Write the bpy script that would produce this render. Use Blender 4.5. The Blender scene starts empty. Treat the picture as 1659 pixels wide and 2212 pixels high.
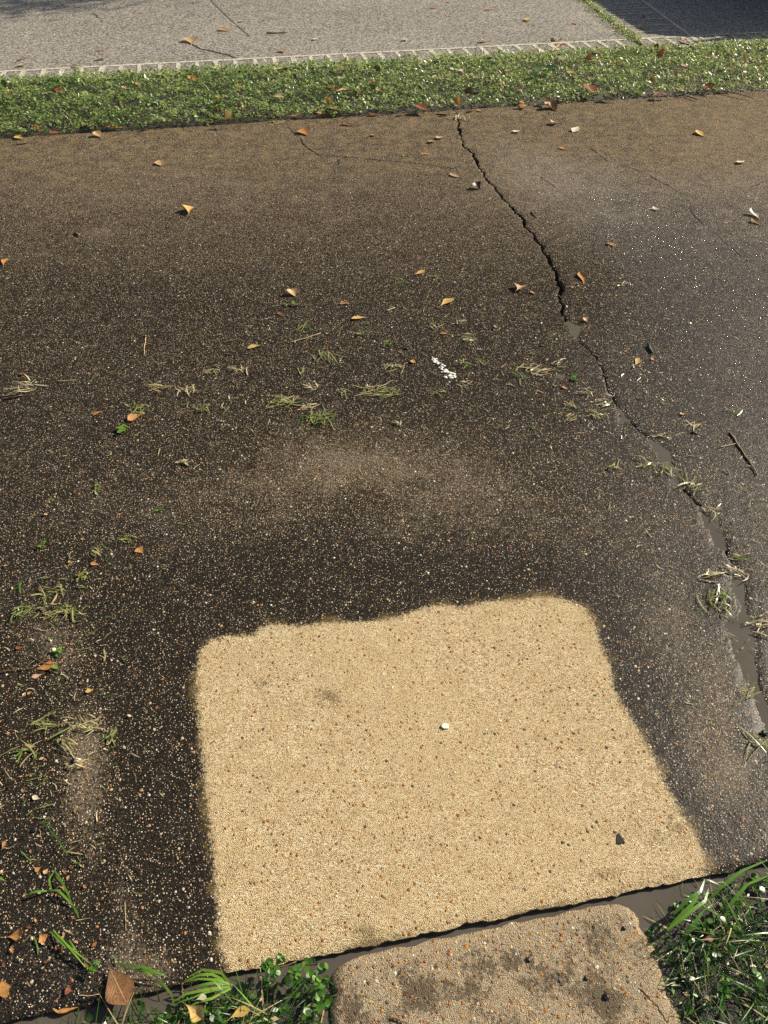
import bpy, bmesh, math, random
import numpy as np
from mathutils import Vector, Matrix, noise as mnoise

random.seed(11)
rng = np.random.default_rng(11)
scn = bpy.context.scene
COL = scn.collection
R = math.radians

# ------------------------------------------------------------------ camera
CAM_H, PITCH = 1.60, R(44.4)
cam_d = bpy.data.cameras.new('camera')
cam_d.sensor_fit = 'HORIZONTAL'; cam_d.sensor_width = 26.0; cam_d.lens = 26.0
cam_d.clip_start = 0.02; cam_d.clip_end = 3000
cam = bpy.data.objects.new('camera', cam_d); COL.objects.link(cam)
cam.location = (0, 0, CAM_H); cam.rotation_euler = (math.pi/2 - PITCH, 0, 0)
scn.camera = cam

# ------------------------------------------------------------------ sky, sun, exposure
SUN_AZ, SUN_EL = R(63), R(34)
world = bpy.data.worlds.new('World'); scn.world = world; world.use_nodes = True
wn = world.node_tree.nodes; wl = world.node_tree.links
bgn = wn.get('Background') or wn.new('ShaderNodeBackground')
sky = wn.new('ShaderNodeTexSky'); sky.sky_type = 'NISHITA'; sky.sun_disc = False
sky.sun_elevation = SUN_EL; sky.sun_rotation = SUN_AZ
sky.air_density = 1.0; sky.dust_density = 2.0
wl.new(sky.outputs[0], bgn.inputs[0]); bgn.inputs[1].default_value = 0.055
sun_d = bpy.data.lights.new('sun', 'SUN'); sun_d.energy = 4.8; sun_d.angle = R(0.55)
sun_d.color = (1.0, 0.91, 0.76)
sun = bpy.data.objects.new('sun', sun_d); COL.objects.link(sun)
sdir = Vector((math.sin(SUN_AZ)*math.cos(SUN_EL), math.cos(SUN_AZ)*math.cos(SUN_EL), math.sin(SUN_EL)))
sun.rotation_euler = sdir.to_track_quat('Z', 'Y').to_euler()
sun.location = (20, 12, 18)
scn.view_settings.view_transform = 'Standard'; scn.view_settings.look = 'None'
scn.view_settings.exposure = 0.68; scn.view_settings.gamma = 1.0
scn.cycles.max_bounces = 6; scn.cycles.sample_clamp_indirect = 4.0
scn.cycles.use_denoising = False

# ------------------------------------------------------------------ picture <-> ground (measured on a 1659 x 2212 copy of the photo)
F, CX, CY = 1659.0, 829.5, 1106.0
cp, sp = math.cos(PITCH), math.sin(PITCH)
def P(X, Y, z=0.0):
    a, b = (X-CX)/F, -(Y-CY)/F
    dy, dz = cp + b*sp, -sp + b*cp
    t = (z-CAM_H)/dz
    return Vector((a*t, dy*t, z))
def PIX(x, y, z=0.0):                       # numpy: world -> picture
    zz = z-CAM_H
    d = y*cp - zz*sp; up = y*sp + zz*cp
    d = np.maximum(d, 1e-3)
    return CX + F*x/d, CY - F*up/d
TH = R(10.7)                                # the driveways run at this angle
ct, st = math.cos(TH), math.sin(TH)
def UV(x, y): return x*ct + y*st, -x*st + y*ct
def XY(u, v): return u*ct - v*st, u*st + v*ct
def PUV(X, Y, z=0.0):
    p = P(X, Y, z); return UV(p.x, p.y)

# ------------------------------------------------------------------ object helpers
def prop(o, label=None, cat=None, group=None, kind=None):
    if label: o['label'] = label
    if cat: o['category'] = cat
    if group: o['group'] = group
    if kind: o['kind'] = kind
    return o
def link_mesh(name, verts, faces, mat=None, parent=None, smooth=False):
    me = bpy.data.meshes.new(name); me.from_pydata([tuple(v) for v in verts], [], faces); me.update()
    if smooth: me.polygons.foreach_set('use_smooth', [True]*len(me.polygons))
    if mat: me.materials.append(mat)
    o = bpy.data.objects.new(name, me); COL.objects.link(o)
    if parent: o.parent = parent
    return o
def link_np(name, V, Fq, mat=None, parent=None, smooth=False):
    """V (n,3), Fq (m,k) all faces of k corners"""
    me = bpy.data.meshes.new(name); k = Fq.shape[1]; m = len(Fq)
    me.vertices.add(len(V)); me.vertices.foreach_set('co', V.astype(np.float32).ravel())
    me.loops.add(m*k); me.loops.foreach_set('vertex_index', Fq.astype(np.int32).ravel())
    me.polygons.add(m); me.polygons.foreach_set('loop_start', (np.arange(m)*k).astype(np.int32))
    try: me.polygons.foreach_set('loop_total', np.full(m, k, np.int32))
    except Exception: pass
    if smooth: me.polygons.foreach_set('use_smooth', np.ones(m, bool))
    me.update(calc_edges=True); me.validate()
    if mat: me.materials.append(mat)
    o = bpy.data.objects.new(name, me); COL.objects.link(o)
    if parent: o.parent = parent
    return o
def attr(o, name, arr):
    a = o.data.attributes.new(name, 'FLOAT', 'POINT'); a.data.foreach_set('value', np.asarray(arr, np.float32).ravel())
def bm_obj(name, bm, mat, parent=None, smooth=False):
    me = bpy.data.meshes.new(name); bm.to_mesh(me); bm.free()
    if smooth: me.polygons.foreach_set('use_smooth', [True]*len(me.polygons))
    if mat: me.materials.append(mat)
    o = bpy.data.objects.new(name, me); COL.objects.link(o)
    if parent: o.parent = parent
    return o
def empty(name, loc, rz=0):
    o = bpy.data.objects.new(name, None); o.empty_display_size = 0.1; COL.objects.link(o)
    o.location = loc; o.rotation_euler = (0, 0, rz); return o

# ------------------------------------------------------------------ node helpers
class MT:
    def __init__(s, name):
        s.m = bpy.data.materials.new(name); s.m.use_nodes = True
        s.t = s.m.node_tree; s.t.nodes.clear()
        s.out = s.n('ShaderNodeOutputMaterial')
    def n(s, typ, **kw):
        x = s.t.nodes.new(typ)
        for k, v in kw.items(): setattr(x, k, v)
        return x
    def put(s, sock, v):
        if v is None: return
        if isinstance(v, bpy.types.NodeSocket): s.t.links.new(v, sock)
        else:
            if isinstance(v, (tuple, list)) and len(v) == 3 and sock.type == 'RGBA': v = (*v, 1)
            sock.default_value = v
    def math(s, op, a, b=None, c=None, clamp=False):
        x = s.n('ShaderNodeMath', operation=op, use_clamp=clamp)
        s.put(x.inputs[0], a); s.put(x.inputs[1], b); s.put(x.inputs[2], c); return x.outputs[0]
    def add(s, a, b): return s.math('ADD', a, b)
    def sub(s, a, b): return s.math('SUBTRACT', a, b)
    def mul(s, a, b): return s.math('MULTIPLY', a, b)
    def mad(s, a, b, c): return s.math('MULTIPLY_ADD', a, b, c)
    def mx(s, a, b): return s.math('MAXIMUM', a, b)
    def mr(s, v, a, b, c=0.0, d=1.0, smooth=True):
        x = s.n('ShaderNodeMapRange', interpolation_type='SMOOTHSTEP' if smooth else 'LINEAR', clamp=True)
        for i, q in enumerate((v, a, b, c, d)): s.put(x.inputs[i], q)
        return x.outputs[0]
    def mix(s, f, a, b, bt='MIX'):
        x = s.n('ShaderNodeMix', data_type='RGBA', blend_type=bt)
        s.put(x.inputs[0], f); s.put(x.inputs[6], a); s.put(x.inputs[7], b); return x.outputs[2]
    def noise(s, co, scale, detail=2, rough=0.5, dim='3D', col=False):
        x = s.n('ShaderNodeTexNoise', noise_dimensions=dim)
        s.put(x.inputs['Vector'], co); x.inputs['Scale'].default_value = scale
        x.inputs['Detail'].default_value = detail; x.inputs['Roughness'].default_value = rough
        return x.outputs[1 if col else 0]
    def voro(s, co, scale, feat='F1', dim='2D', rnd=1.0):
        x = s.n('ShaderNodeTexVoronoi', feature=feat, voronoi_dimensions=dim)
        s.put(x.inputs['Vector'], co); x.inputs['Scale'].default_value = scale; x.inputs['Randomness'].default_value = rnd
        return x
    def ramp(s, f, stops, const=False):
        x = s.n('ShaderNodeValToRGB'); cr = x.color_ramp
        cr.interpolation = 'CONSTANT' if const else 'LINEAR'
        while len(cr.elements) < len(stops): cr.elements.new(0.5)
        for e, (p, c) in zip(cr.elements, stops): e.position = p; e.color = (*c, 1)
        s.put(x.inputs[0], f); return x.outputs[0]
    def attr(s, name): return s.n('ShaderNodeAttribute', attribute_name=name).outputs['Fac']
    def obj(s): return s.n('ShaderNodeTexCoord').outputs['Object']
    def sep(s, v): x = s.n('ShaderNodeSeparateXYZ'); s.put(x.inputs[0], v); return x.outputs
    def sepc(s, v): x = s.n('ShaderNodeSeparateColor'); s.put(x.inputs[0], v); return x.outputs
    def vm(s, op, a, b): x = s.n('ShaderNodeVectorMath', operation=op); s.put(x.inputs[0], a); s.put(x.inputs[1], b); return x.outputs[0]
    def warp(s, co, scale, amt):
        nz = s.noise(co, scale, 2, col=True)
        x = s.n('ShaderNodeVectorMath', operation='MULTIPLY_ADD')
        s.put(x.inputs[0], nz); s.put(x.inputs[1], (amt, amt, 0)); s.put(x.inputs[2], co); return x.outputs[0]
    def bump(s, h, dist, strength=1.0, nrm=None):
        x = s.n('ShaderNodeBump'); s.put(x.inputs['Height'], h); x.inputs['Distance'].default_value = dist
        s.put(x.inputs['Strength'], strength); s.put(x.inputs['Normal'], nrm); return x.outputs[0]
    def pbr(s, base, rough=0.5, nrm=None, spec=0.5, metal=0.0, ior=1.5, coat=None, coatr=0.1):
        x = s.n('ShaderNodeBsdfPrincipled'); s.put(x.inputs['Base Color'], base); s.put(x.inputs['Roughness'], rough)
        s.put(x.inputs['Normal'], nrm); s.put(x.inputs['Specular IOR Level'], spec); x.inputs['Metallic'].default_value = metal
        x.inputs['IOR'].default_value = ior
        if coat is not None:
            s.put(x.inputs['Coat Weight'], coat); s.put(x.inputs['Coat Roughness'], coatr)
        return x.outputs[0]
    def done(s, sh): s.t.links.new(sh, s.out.inputs[0]); return s.m

STONES = [(0.0, (.55, .40, .22)), (.16, (.62, .50, .33)), (.32, (.42, .27, .13)), (.44, (.70, .60, .44)), (.58, (.30, .22, .14)),
          (.66, (.50, .24, .08)), (.74, (.33, .13, .06)), (.80, (.78, .72, .60)), (.90, (.16, .13, .10)), (.95, (.58, .36, .12))]
STONES_CLEAN = [(0.0, (.60, .40, .17)), (.16, (.66, .47, .24)), (.30, (.45, .27, .10)), (.42, (.42, .17, .05)), (.54, (.28, .17, .08)),
                (.62, (.13, .10, .07)), (.70, (.52, .23, .05)), (.80, (.30, .25, .17)), (.88, (.35, .10, .045)), (.95, (.80, .74, .58))]

def aggregate(name, walk=False):
    """exposed-aggregate concrete; attributes clean / dust / wet / dens / stain are painted on the slab as real dirt, water and wear"""
    s = MT(name); co = s.obj()
    w1 = s.warp(co, 330, .0022)
    w2 = s.warp(co, 160, .0040)
    va = s.voro(w1, 240); da = va.outputs['Distance']; ca = s.sepc(va.outputs['Color'])
    vb = s.voro(w2, 88);  db = vb.outputs['Distance']; cb = s.sepc(vb.outputs['Color'])
    vc = s.voro(co, 520); dc = vc.outputs['Distance']; cc = s.sepc(vc.outputs['Color'])
    n_big = s.noise(co, 1.7, 4, .6); n_mid = s.noise(co, 14, 4, .65); n_fine = s.noise(co, 150, 3, .6); n_grain = s.noise(co, 700, 2, .6)
    dust = s.attr('dust'); wet = s.attr('wet'); dens = s.attr('dens'); clean = s.attr('clean'); stain = s.attr('stain')
    n_clot = s.noise(co, 62, 3, .7)
    clean_b = s.mr(clean, -.01, .01)
    # stones
    ra = s.mad(ca[1], .26, .17)
    ma = s.mr(da, ra, s.sub(ra, .09), 0, 1)
    ga = s.math('LESS_THAN', ca[2], s.mad(s.sub(n_clot, .5), .7, s.mad(s.sub(n_mid, .5), .45, dens)))
    ma = s.mul(ma, ga)
    rb = s.mad(cb[1], .20, .15)
    mb = s.mr(db, rb, s.sub(rb, .06), 0, 1)
    mb = s.mul(mb, s.math('LESS_THAN', cb[2], s.mad(clean_b, .17, .055) if not walk else .55))
    mc = s.mr(dc, .42, .25, 0, 1)
    mc = s.mul(mc, s.math('LESS_THAN', cc[2], .45))
    colA = s.ramp(ca[0], STONES, True); colB = s.ramp(cb[0], STONES, True)
    colAc = s.ramp(ca[0], STONES_CLEAN, True); colBc = s.ramp(cb[0], STONES_CLEAN, True)
    # dirty, wet slab
    dz = s.mr(s.mad(s.sub(n_fine, .5), 1.5, s.mad(s.sub(n_clot, .5), .9, s.mad(s.sub(n_mid, .5), .8, s.mad(s.sub(s.noise(co, 5, 5, .65), .5), .9, dust)))), .16, 1.0)
    black = s.mix(n_mid, (.0065, .0058, .0046), (.0145, .0120, .0088))
    dry = s.mix(s.mr(n_fine, .35, .65), (.058, .048, .035), (.150, .124, .090))
    mat = s.mix(dz, black, dry)
    mat = s.mix(s.mul(mc, s.mad(dust, .5, .16)), mat, s.mix(cc[0], (.30, .22, .13), (.42, .34, .23)))
    dirty = s.mix(s.mul(ma, .95), mat, s.mix(s.mad(cb[0], .35, .0), colA, (.13, .10, .065)))
    dirty = s.mix(mb, dirty, s.mix(.15, colB, (.08, .06, .04)))
    dirty = s.mix(s.mul(stain, s.mr(n_mid, .45, .62)), dirty, (.30, .21, .07))
    # scoured patch
    sand = s.ramp(s.mad(s.sub(n_grain, .5), 1.2, s.mad(s.sub(n_clot, .5), .7, cc[0])), [(0, (.25, .175, .085)), (.28, (.55, .40, .195)), (.58, (.78, .60, .335)), (1, (.93, .82, .58))])
    sand = s.mix(s.mr(n_mid, .40, .75), sand, s.mix(.5, sand, (.52, .38, .19)))
    sand = s.mix(s.mr(n_big, .35, .65), sand, s.mix(.5, sand, (.62, .47, .25)))
    if walk: sand = s.mix(.62, sand, s.mix(n_mid, (.17, .135, .10), (.44, .38, .30)))
    mas = s.mul(ma, s.math('LESS_THAN', ca[2], .42 if not walk else .75))
    cleanc = s.mix(s.mul(mas, .9), sand, colAc)
    cleanc = s.mix(mb, cleanc, colBc)
    blot = s.mr(s.mad(s.sub(n_fine, .5), 1.5, s.mul(stain, s.mr(n_mid, .3, .62))), .42, .95)
    cleanc = s.mix(s.mul(blot, .7), cleanc, (.17, .12, .06) if not walk else (.05, .038, .027))
    fr = s.mad(s.sub(n_fine, .5), .042, s.mad(s.sub(n_clot, .5), .022, s.mad(s.sub(n_grain, .5), .034, clean)))
    cm = s.mr(fr, -.006, .009)
    base = s.mix(cm, dirty, cleanc)
    # relief
    dome = lambda d, r, m: s.mul(m, s.math('SQRT', s.mx(s.sub(1.0, s.math('DIVIDE', d, s.mx(r, .01))), 0.0)))
    h = s.add(s.mul(dome(da, ra, ma), .9), s.mul(dome(db, rb, mb), 1.5))
    h = s.add(h, s.mul(mc, .35)); h = s.mad(n_fine, .7, h)
    h = s.mad(s.sub(.5, dc), s.mad(cm, .75, .08), h)
    film = s.mr(wet, .96, 1.2)
    bs = s.mul(s.mad(film, -.72, 1.0), s.mad(cm, .15, .85))
    nrm = s.bump(h, .0026, bs)
    ro_d = s.mad(s.mr(s.mad(s.sub(n_mid, .5), .5, wet), 0.0, 1.0, smooth=False), -.24, .58)
    ro_d = s.mad(dz, .22, ro_d); ro_d = s.mx(s.mad(s.mul(ma, s.sub(1.0, dz)), s.mul(wet, -.24), s.mad(film, -.12, ro_d)), .09)
    ro = s.mad(cm, s.sub(.62, ro_d), ro_d)
    sp_ = s.mx(s.mad(cm, -.15, s.mul(s.mad(wet, 1.25, -.20), s.mad(ma, .62, .38))), .05)
    return s.done(s.pbr(base, ro, nrm, sp_, ior=1.45))
# ------------------------------------------------------------------ other materials
def concrete_pale():
    s = MT('pale_concrete'); co = s.obj()
    v = s.voro(s.warp(co, 200, .004), 120); c = s.sepc(v.outputs['Color'])
    n1 = s.noise(co, .55, 5, .62); n2 = s.noise(co, 5, 4, .6); n3 = s.noise(co, 90, 3, .7); n4 = s.noise(co, 260, 2, .6)
    st = s.mr(s.mad(n2, .35, s.mul(n1, .65)), .36, .62)
    a = s.mix(st, (.165, .150, .130), (.36, .33, .28))
    f = s.mad(s.sub(n3, .5), 1.3, s.mad(s.sub(n4, .5), 1.0, s.mul(c[0], .9)))
    b = s.mix(s.mr(f, .15, .95), s.mix(.8, a, (.035, .031, .027)), s.mix(.75, a, (.52, .46, .36)))
    h = s.mad(n3, .6, s.mul(s.sub(.6, v.outputs['Distance']), .7))
    return s.done(s.pbr(b, .62, s.bump(h, .003, .6), .3))
def border_paint():
    s = MT('cream_border'); co = s.obj(); n = s.noise(co, 70, 4, .7); n2 = s.noise(co, 240, 2)
    b = s.mix(s.mr(n, .40, .62), (.30, .275, .225), (.70, .64, .50))
    b = s.mix(s.mr(n2, .55, .75), b, (.33, .29, .22))
    return s.done(s.pbr(b, .75, s.bump(n2, .002, .5), .2))
def soil(name, a, b, rough=.5, sc=1.0):
    s = MT(name); co = s.obj(); n = s.noise(co, 18*sc, 6, .7); n2 = s.noise(co, 130*sc, 4, .7)
    return s.done(s.pbr(s.mix(s.mr(n, .3, .7), a, b), s.mr(n, .35, .65, rough*.5, rough+.2), s.bump(s.mad(n2, .6, n), .012, .9), .5))
def muddy_water(name='muddy_water', c=(.098, .084, .066)):
    s = MT(name); co = s.obj(); n = s.noise(co, 7, 3, .5); r = s.noise(co, 40, 2)
    return s.done(s.pbr(s.mix(s.mr(n, .3, .7), tuple(x*.8 for x in c), c), .035, s.bump(r, .0006, .12), .5, ior=1.33))
def leafy(name, stops, rough=.34, trans=.3, bump=.5):
    s = MT(name); co = s.obj(); r = s.attr('rnd'); n = s.noise(co, 90, 2)
    c = s.ramp(s.mad(s.sub(n, .5), .12, r), stops)
    p = s.pbr(c, rough, s.bump(n, .002, bump*.3), .5)
    tr = s.n('ShaderNodeBsdfTranslucent'); s.put(tr.inputs[0], s.mix(.4, c, (.34, .50, .10)))
    mx = s.n('ShaderNodeMixShader'); mx.inputs[0].default_value = trans
    s.t.links.new(p, mx.inputs[1]); s.t.links.new(tr.outputs[0], mx.inputs[2])
    return s.done(mx.outputs[0])
def dead_leaf(name, a, b, spot, rough=.5):
    """a fallen leaf: local x runs along the blade, y across; midrib, side veins, blotches"""
    s = MT(name); tc = s.n('ShaderNodeTexCoord'); uv = s.sep(tc.outputs['UV']); ob = tc.outputs['Object']
    n = s.noise(ob, 60, 4, .6); n2 = s.noise(ob, 260, 3, .6)
    ay = s.math('ABSOLUTE', s.sub(uv[1], .5))
    rib = s.mr(ay, .045, .0, 0, 1)
    wv = s.math('SINE', s.mul(s.sub(uv[0], s.mul(ay, .75)), 62.0))
    vein = s.mul(s.mr(wv, .75, 1.0), .5)
    c = s.mix(s.mr(n, .3, .7), a, b)
    c = s.mix(s.mul(s.mr(n2, .52, .68), .8), c, spot)
    c = s.mix(s.mul(s.mx(rib, s.mul(vein, .55)), .65), c, s.mix(.5, b, (.75, .55, .3)))
    edge = s.mr(ay, .40, .5)
    c = s.mix(s.mul(edge, .45), c, spot)
    h = s.mad(rib, .8, s.mad(vein, .4, s.mul(n2, .6)))
    p = s.pbr(c, rough, s.bump(h, .0012, .6), .45)
    tr = s.n('ShaderNodeBsdfTranslucent'); s.put(tr.inputs[0], c)
    mx = s.n('ShaderNodeMixShader'); mx.inputs[0].default_value = .22
    s.t.links.new(p, mx.inputs[1]); s.t.links.new(tr.outputs[0], mx.inputs[2])
    return s.done(mx.outputs[0])
def plain(name, a, b, rough=.5, sc=60, bump=.3, spec=.5, metal=0, coat=None):
    s = MT(name); co = s.obj(); n = s.noise(co, sc, 4, .6)
    return s.done(s.pbr(s.mix(s.mr(n, .3, .7), a, b), rough, s.bump(n, .002, bump), spec, metal, coat=coat))

M = {}
M['drive'] = aggregate('wet_aggregate'); M['walk'] = aggregate('walk_aggregate', True)
M['pale'] = concrete_pale(); M['border'] = border_paint()
M['soil'] = soil('dark_soil', (.018, .013, .009), (.05, .036, .024))
M['mud'] = soil('wet_mud', (.012, .009, .007), (.034, .026, .019), .3)
M['edge'] = soil('slab_side', (.05, .042, .032), (.15, .12, .085), .6, 2)
M['crackfill_shade'] = soil('crack_dirt_shade', (.006, .005, .004), (.02, .016, .012), .6, 2)  # dirt in the main crack; painted shade on the hairline ribbons
M['water'] = muddy_water()
M['lawn'] = soil('lawn_ground', (.02, .035, .010), (.06, .085, .025), .8)
GREEN = [(0, (.025, .055, .012)), (.2, (.085, .155, .030)), (.45, (.20, .30, .085)), (.68, (.37, .44, .15)), (.84, (.54, .55, .25)), (.92, (.56, .42, .22)), (1, (.72, .60, .40))]
M['cover'] = leafy('ground_cover_leaf', GREEN, .30, .42)
BLADE = [(0, (.012, .036, .005)), (.3, (.040, .120, .010)), (.6, (.12, .25, .022)), (.82, (.24, .35, .05)), (.9, (.36, .27, .12)), (1, (.50, .40, .22))]
M['blade'] = leafy('grass_blade', BLADE, .36, .18)
CLIP = [(0, (.035, .075, .012)), (.25, (.10, .19, .03)), (.5, (.24, .26, .08)), (.75, (.40, .31, .15)), (1, (.60, .50, .32))]
M['clip'] = leafy('grass_clipping', CLIP, .30, .15)
LEAFMAT = {
    'orange': dead_leaf('leaf_orange', (.42, .185, .045), (.60, .30, .09), (.20, .075, .025)),
    'yellow': dead_leaf('leaf_yellow', (.60, .38, .085), (.72, .50, .17), (.36, .19, .05)),
    'tan': dead_leaf('leaf_tan', (.46, .29, .13), (.60, .42, .22), (.24, .13, .06)),
    'brown': dead_leaf('leaf_brown', (.17, .080, .032), (.30, .15, .062), (.07, .032, .016), .4),
    'red': dead_leaf('leaf_redbrown', (.20, .055, .024), (.34, .115, .045), (.07, .022, .014), .35),
    'dark': dead_leaf('leaf_dark', (.045, .024, .014), (.10, .05, .025), (.02, .012, .008), .35),
    'pale': dead_leaf('leaf_pale', (.62, .53, .38), (.76, .68, .53), (.42, .31, .19)),
    'pink': dead_leaf('leaf_pink', (.50, .30, .19), (.62, .42, .28), (.30, .15, .08)),
    'olive': dead_leaf('leaf_olive', (.20, .17, .05), (.36, .30, .09), (.09, .06, .02)),
    'green': dead_leaf('leaf_green', (.03, .085, .012), (.07, .16, .025), (.015, .04, .008), .3),
    'lime': dead_leaf('leaf_lime', (.13, .26, .03), (.22, .36, .05), (.06, .13, .02), .3),
}
M['twig'] = plain('twig_bark', (.10, .055, .028), (.25, .15, .075), .6, 120)
M['twig_dark'] = plain('twig_dark', (.025, .018, .012), (.08, .05, .03), .5, 120)
M['straw'] = plain('straw', (.40, .27, .12), (.58, .42, .22), .5, 150)
M['clod'] = plain('mud_clod', (.010, .008, .007), (.035, .027, .021), .32, 180, .9)
M['chalk'] = plain('white_smear', (.42, .40, .33), (.84, .82, .74), .8, 300, .9)
M['tar'] = plain('black_fleck', (.010, .009, .007), (.02, .016, .012), .85, 300, .6)
M['bark'] = plain('bark', (.05, .038, .028), (.14, .11, .08), .9, 14, 1)
M['stone'] = plain('pale_stone', (.72, .66, .52), (.86, .80, .66), .45, 200, .5)
M['paint'] = plain('vehicle_paint', (.09, .10, .115), (.10, .11, .125), .28, 3, 0, coat=.8)
M['glass'] = plain('dark_glass', (.012, .014, .016), (.016, .018, .02), .04, 2, 0)
M['rubber'] = plain('tyre_rubber', (.012, .012, .012), (.025, .025, .024), .8, 60, .3)
M['chrome'] = plain('alloy', (.55, .56, .58), (.62, .63, .65), .25, 5, 0, .5, 1)
M['lamp_red'] = plain('lamp_red', (.35, .012, .012), (.45, .02, .02), .1, 5, 0)
M['lamp_white'] = plain('lamp_white', (.7, .7, .68), (.8, .8, .78), .1, 5, 0)

# ------------------------------------------------------------------ near driveway, cracked in two
V_NEAR = PUV(778, 2044)[1]; V_FAR = PUV(829, 246)[1]
CRACK = [(985,243,3),(988,262,5),(992,280,9),(996,300,4),(1003,318,5),(1022,330,6),(1030,345,10),(1036,362,5),(1046,378,5),(1060,398,6),(1076,415,5),(1092,433,7),(1110,452,8),
 (1130,474,10),(1136,490,7),(1152,508,9),(1164,524,8),(1176,545,9),(1196,573,9),(1206,600,14),(1214,626,17),(1210,650,8),(1214,668,8),(1226,690,12),(1240,710,16),(1250,735,6),(1272,755,5),
 (1290,770,6),(1305,800,7),(1312,840,7),(1332,872,8),(1352,905,10),(1384,932,6),(1412,956,10),(1440,988,18),(1458,1025,11),(1476,1050,13),(1500,1074,8),(1528,1108,22),(1548,1150,24),(1566,1180,12),
 (1586,1220,12),(1598,1262,22),(1602,1300,14),(1606,1345,20),(1606,1385,30),(1612,1430,16),(1634,1490,18),(1665,1560,20),(1705,1640,22),(1745,1740,18),(1790,1830,16)]
cu, cv, cw = [], [], []
for X, Y, w in CRACK:
    u, v = PUV(X, Y); p = P(X, Y); d = p.y*cp + CAM_H*sp
    cu.append(u); cv.append(v); cw.append(max(.003, w/F*d*(.75 if Y < 735 else .36)))
cv = np.array(cv); o_ = np.argsort(cv); cv = cv[o_]; cu = np.array(cu)[o_]; cw = np.array(cw)[o_]
rows = [V_NEAR]
while rows[-1] < V_FAR - .004:
    t = (rows[-1]-V_NEAR)/(V_FAR-V_NEAR); rows.append(rows[-1] + .0055 + .013*t)
rows[-1] = V_FAR
rows = np.array(rows)
def jag(v, k, amp, f):
    return np.array([mnoise.noise(Vector((a*f, k, 0)))*amp for a in v])
cen = np.interp(rows, cv, cu) + jag(rows, 3.3, .013, 14) + jag(rows, 9.1, .009, 45) + jag(rows, 5.1, .006, 110)
wid = np.interp(rows, cv, cw)*(1 + jag(rows, 1.7, .7, 20) + jag(rows, 6.4, .6, 70)); wid = np.maximum(wid, .0025)
PUDDLES = [(1242,712,18,14),(1418,962,12,12),(1436,984,20,26),(1460,1030,13,22),(1535,1122,20,30),(1552,1165,20,26),(1594,1262,24,36),(1602,1350,42,24),(1604,1392,32,46),(1618,1452,24,44),(1646,1520,26,40),
           (1210,812,15,9),(1345,905,12,22),(1660,1590,30,45),(1320,838,9,22)]
PATCH = [(500,2140),(478,2040),(470,1950),(460,1850),(452,1770),(443,1700),(437,1620),(428,1540),(424,1450),(432,1405),(455,1382),(490,1373),(545,1372),(565,1355),(590,1348),(630,1352),(670,1350),(720,1345),
 (790,1343),(850,1337),(880,1325),(915,1312),(945,1306),(975,1307),(995,1312),(1010,1310),(1040,1300),(1080,1297),(1120,1297),(1150,1291),(1180,1289),(1215,1295),(1250,1305),(1270,1322),(1285,1350),(1300,1400),
 (1318,1440),(1322,1480),(1335,1510),(1365,1555),(1390,1600),(1415,1640),(1440,1700),(1470,1750),(1500,1800),(1520,1840),(1530,1900),(1540,1960)]
PW = np.array([UV(*P(X, Y).xy) for X, Y in PATCH])
def sdf(u, v, poly):
    d = np.full(u.shape, 1e9); ins = np.zeros(u.shape, bool); n = len(poly)
    for i in range(n):
        a, b = poly[i], poly[(i+1) % n]; e = b-a; L = (e**2).sum()
        t = np.clip(((u-a[0])*e[0] + (v-a[1])*e[1])/L, 0, 1)
        d = np.minimum(d, np.hypot(u-a[0]-t*e[0], v-a[1]-t*e[1]))
        c = (a[1] > v) != (b[1] > v)
        with np.errstate(divide='ignore', invalid='ignore'):
            ins ^= c & (u < (b[0]-a[0])*(v-a[1])/(b[1]-a[1]) + a[0])
    return np.where(ins, d, -d)
def blob(X, Y, cx, cy, rx, ry, k=1.0, rot=0):
    a, b = X-cx, Y-cy
    if rot: c, s_ = math.cos(R(rot)), math.sin(R(rot)); a, b = a*c+b*s_, -a*s_+b*c
    return k*np.exp(-(a/rx)**2-(b/ry)**2)
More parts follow.
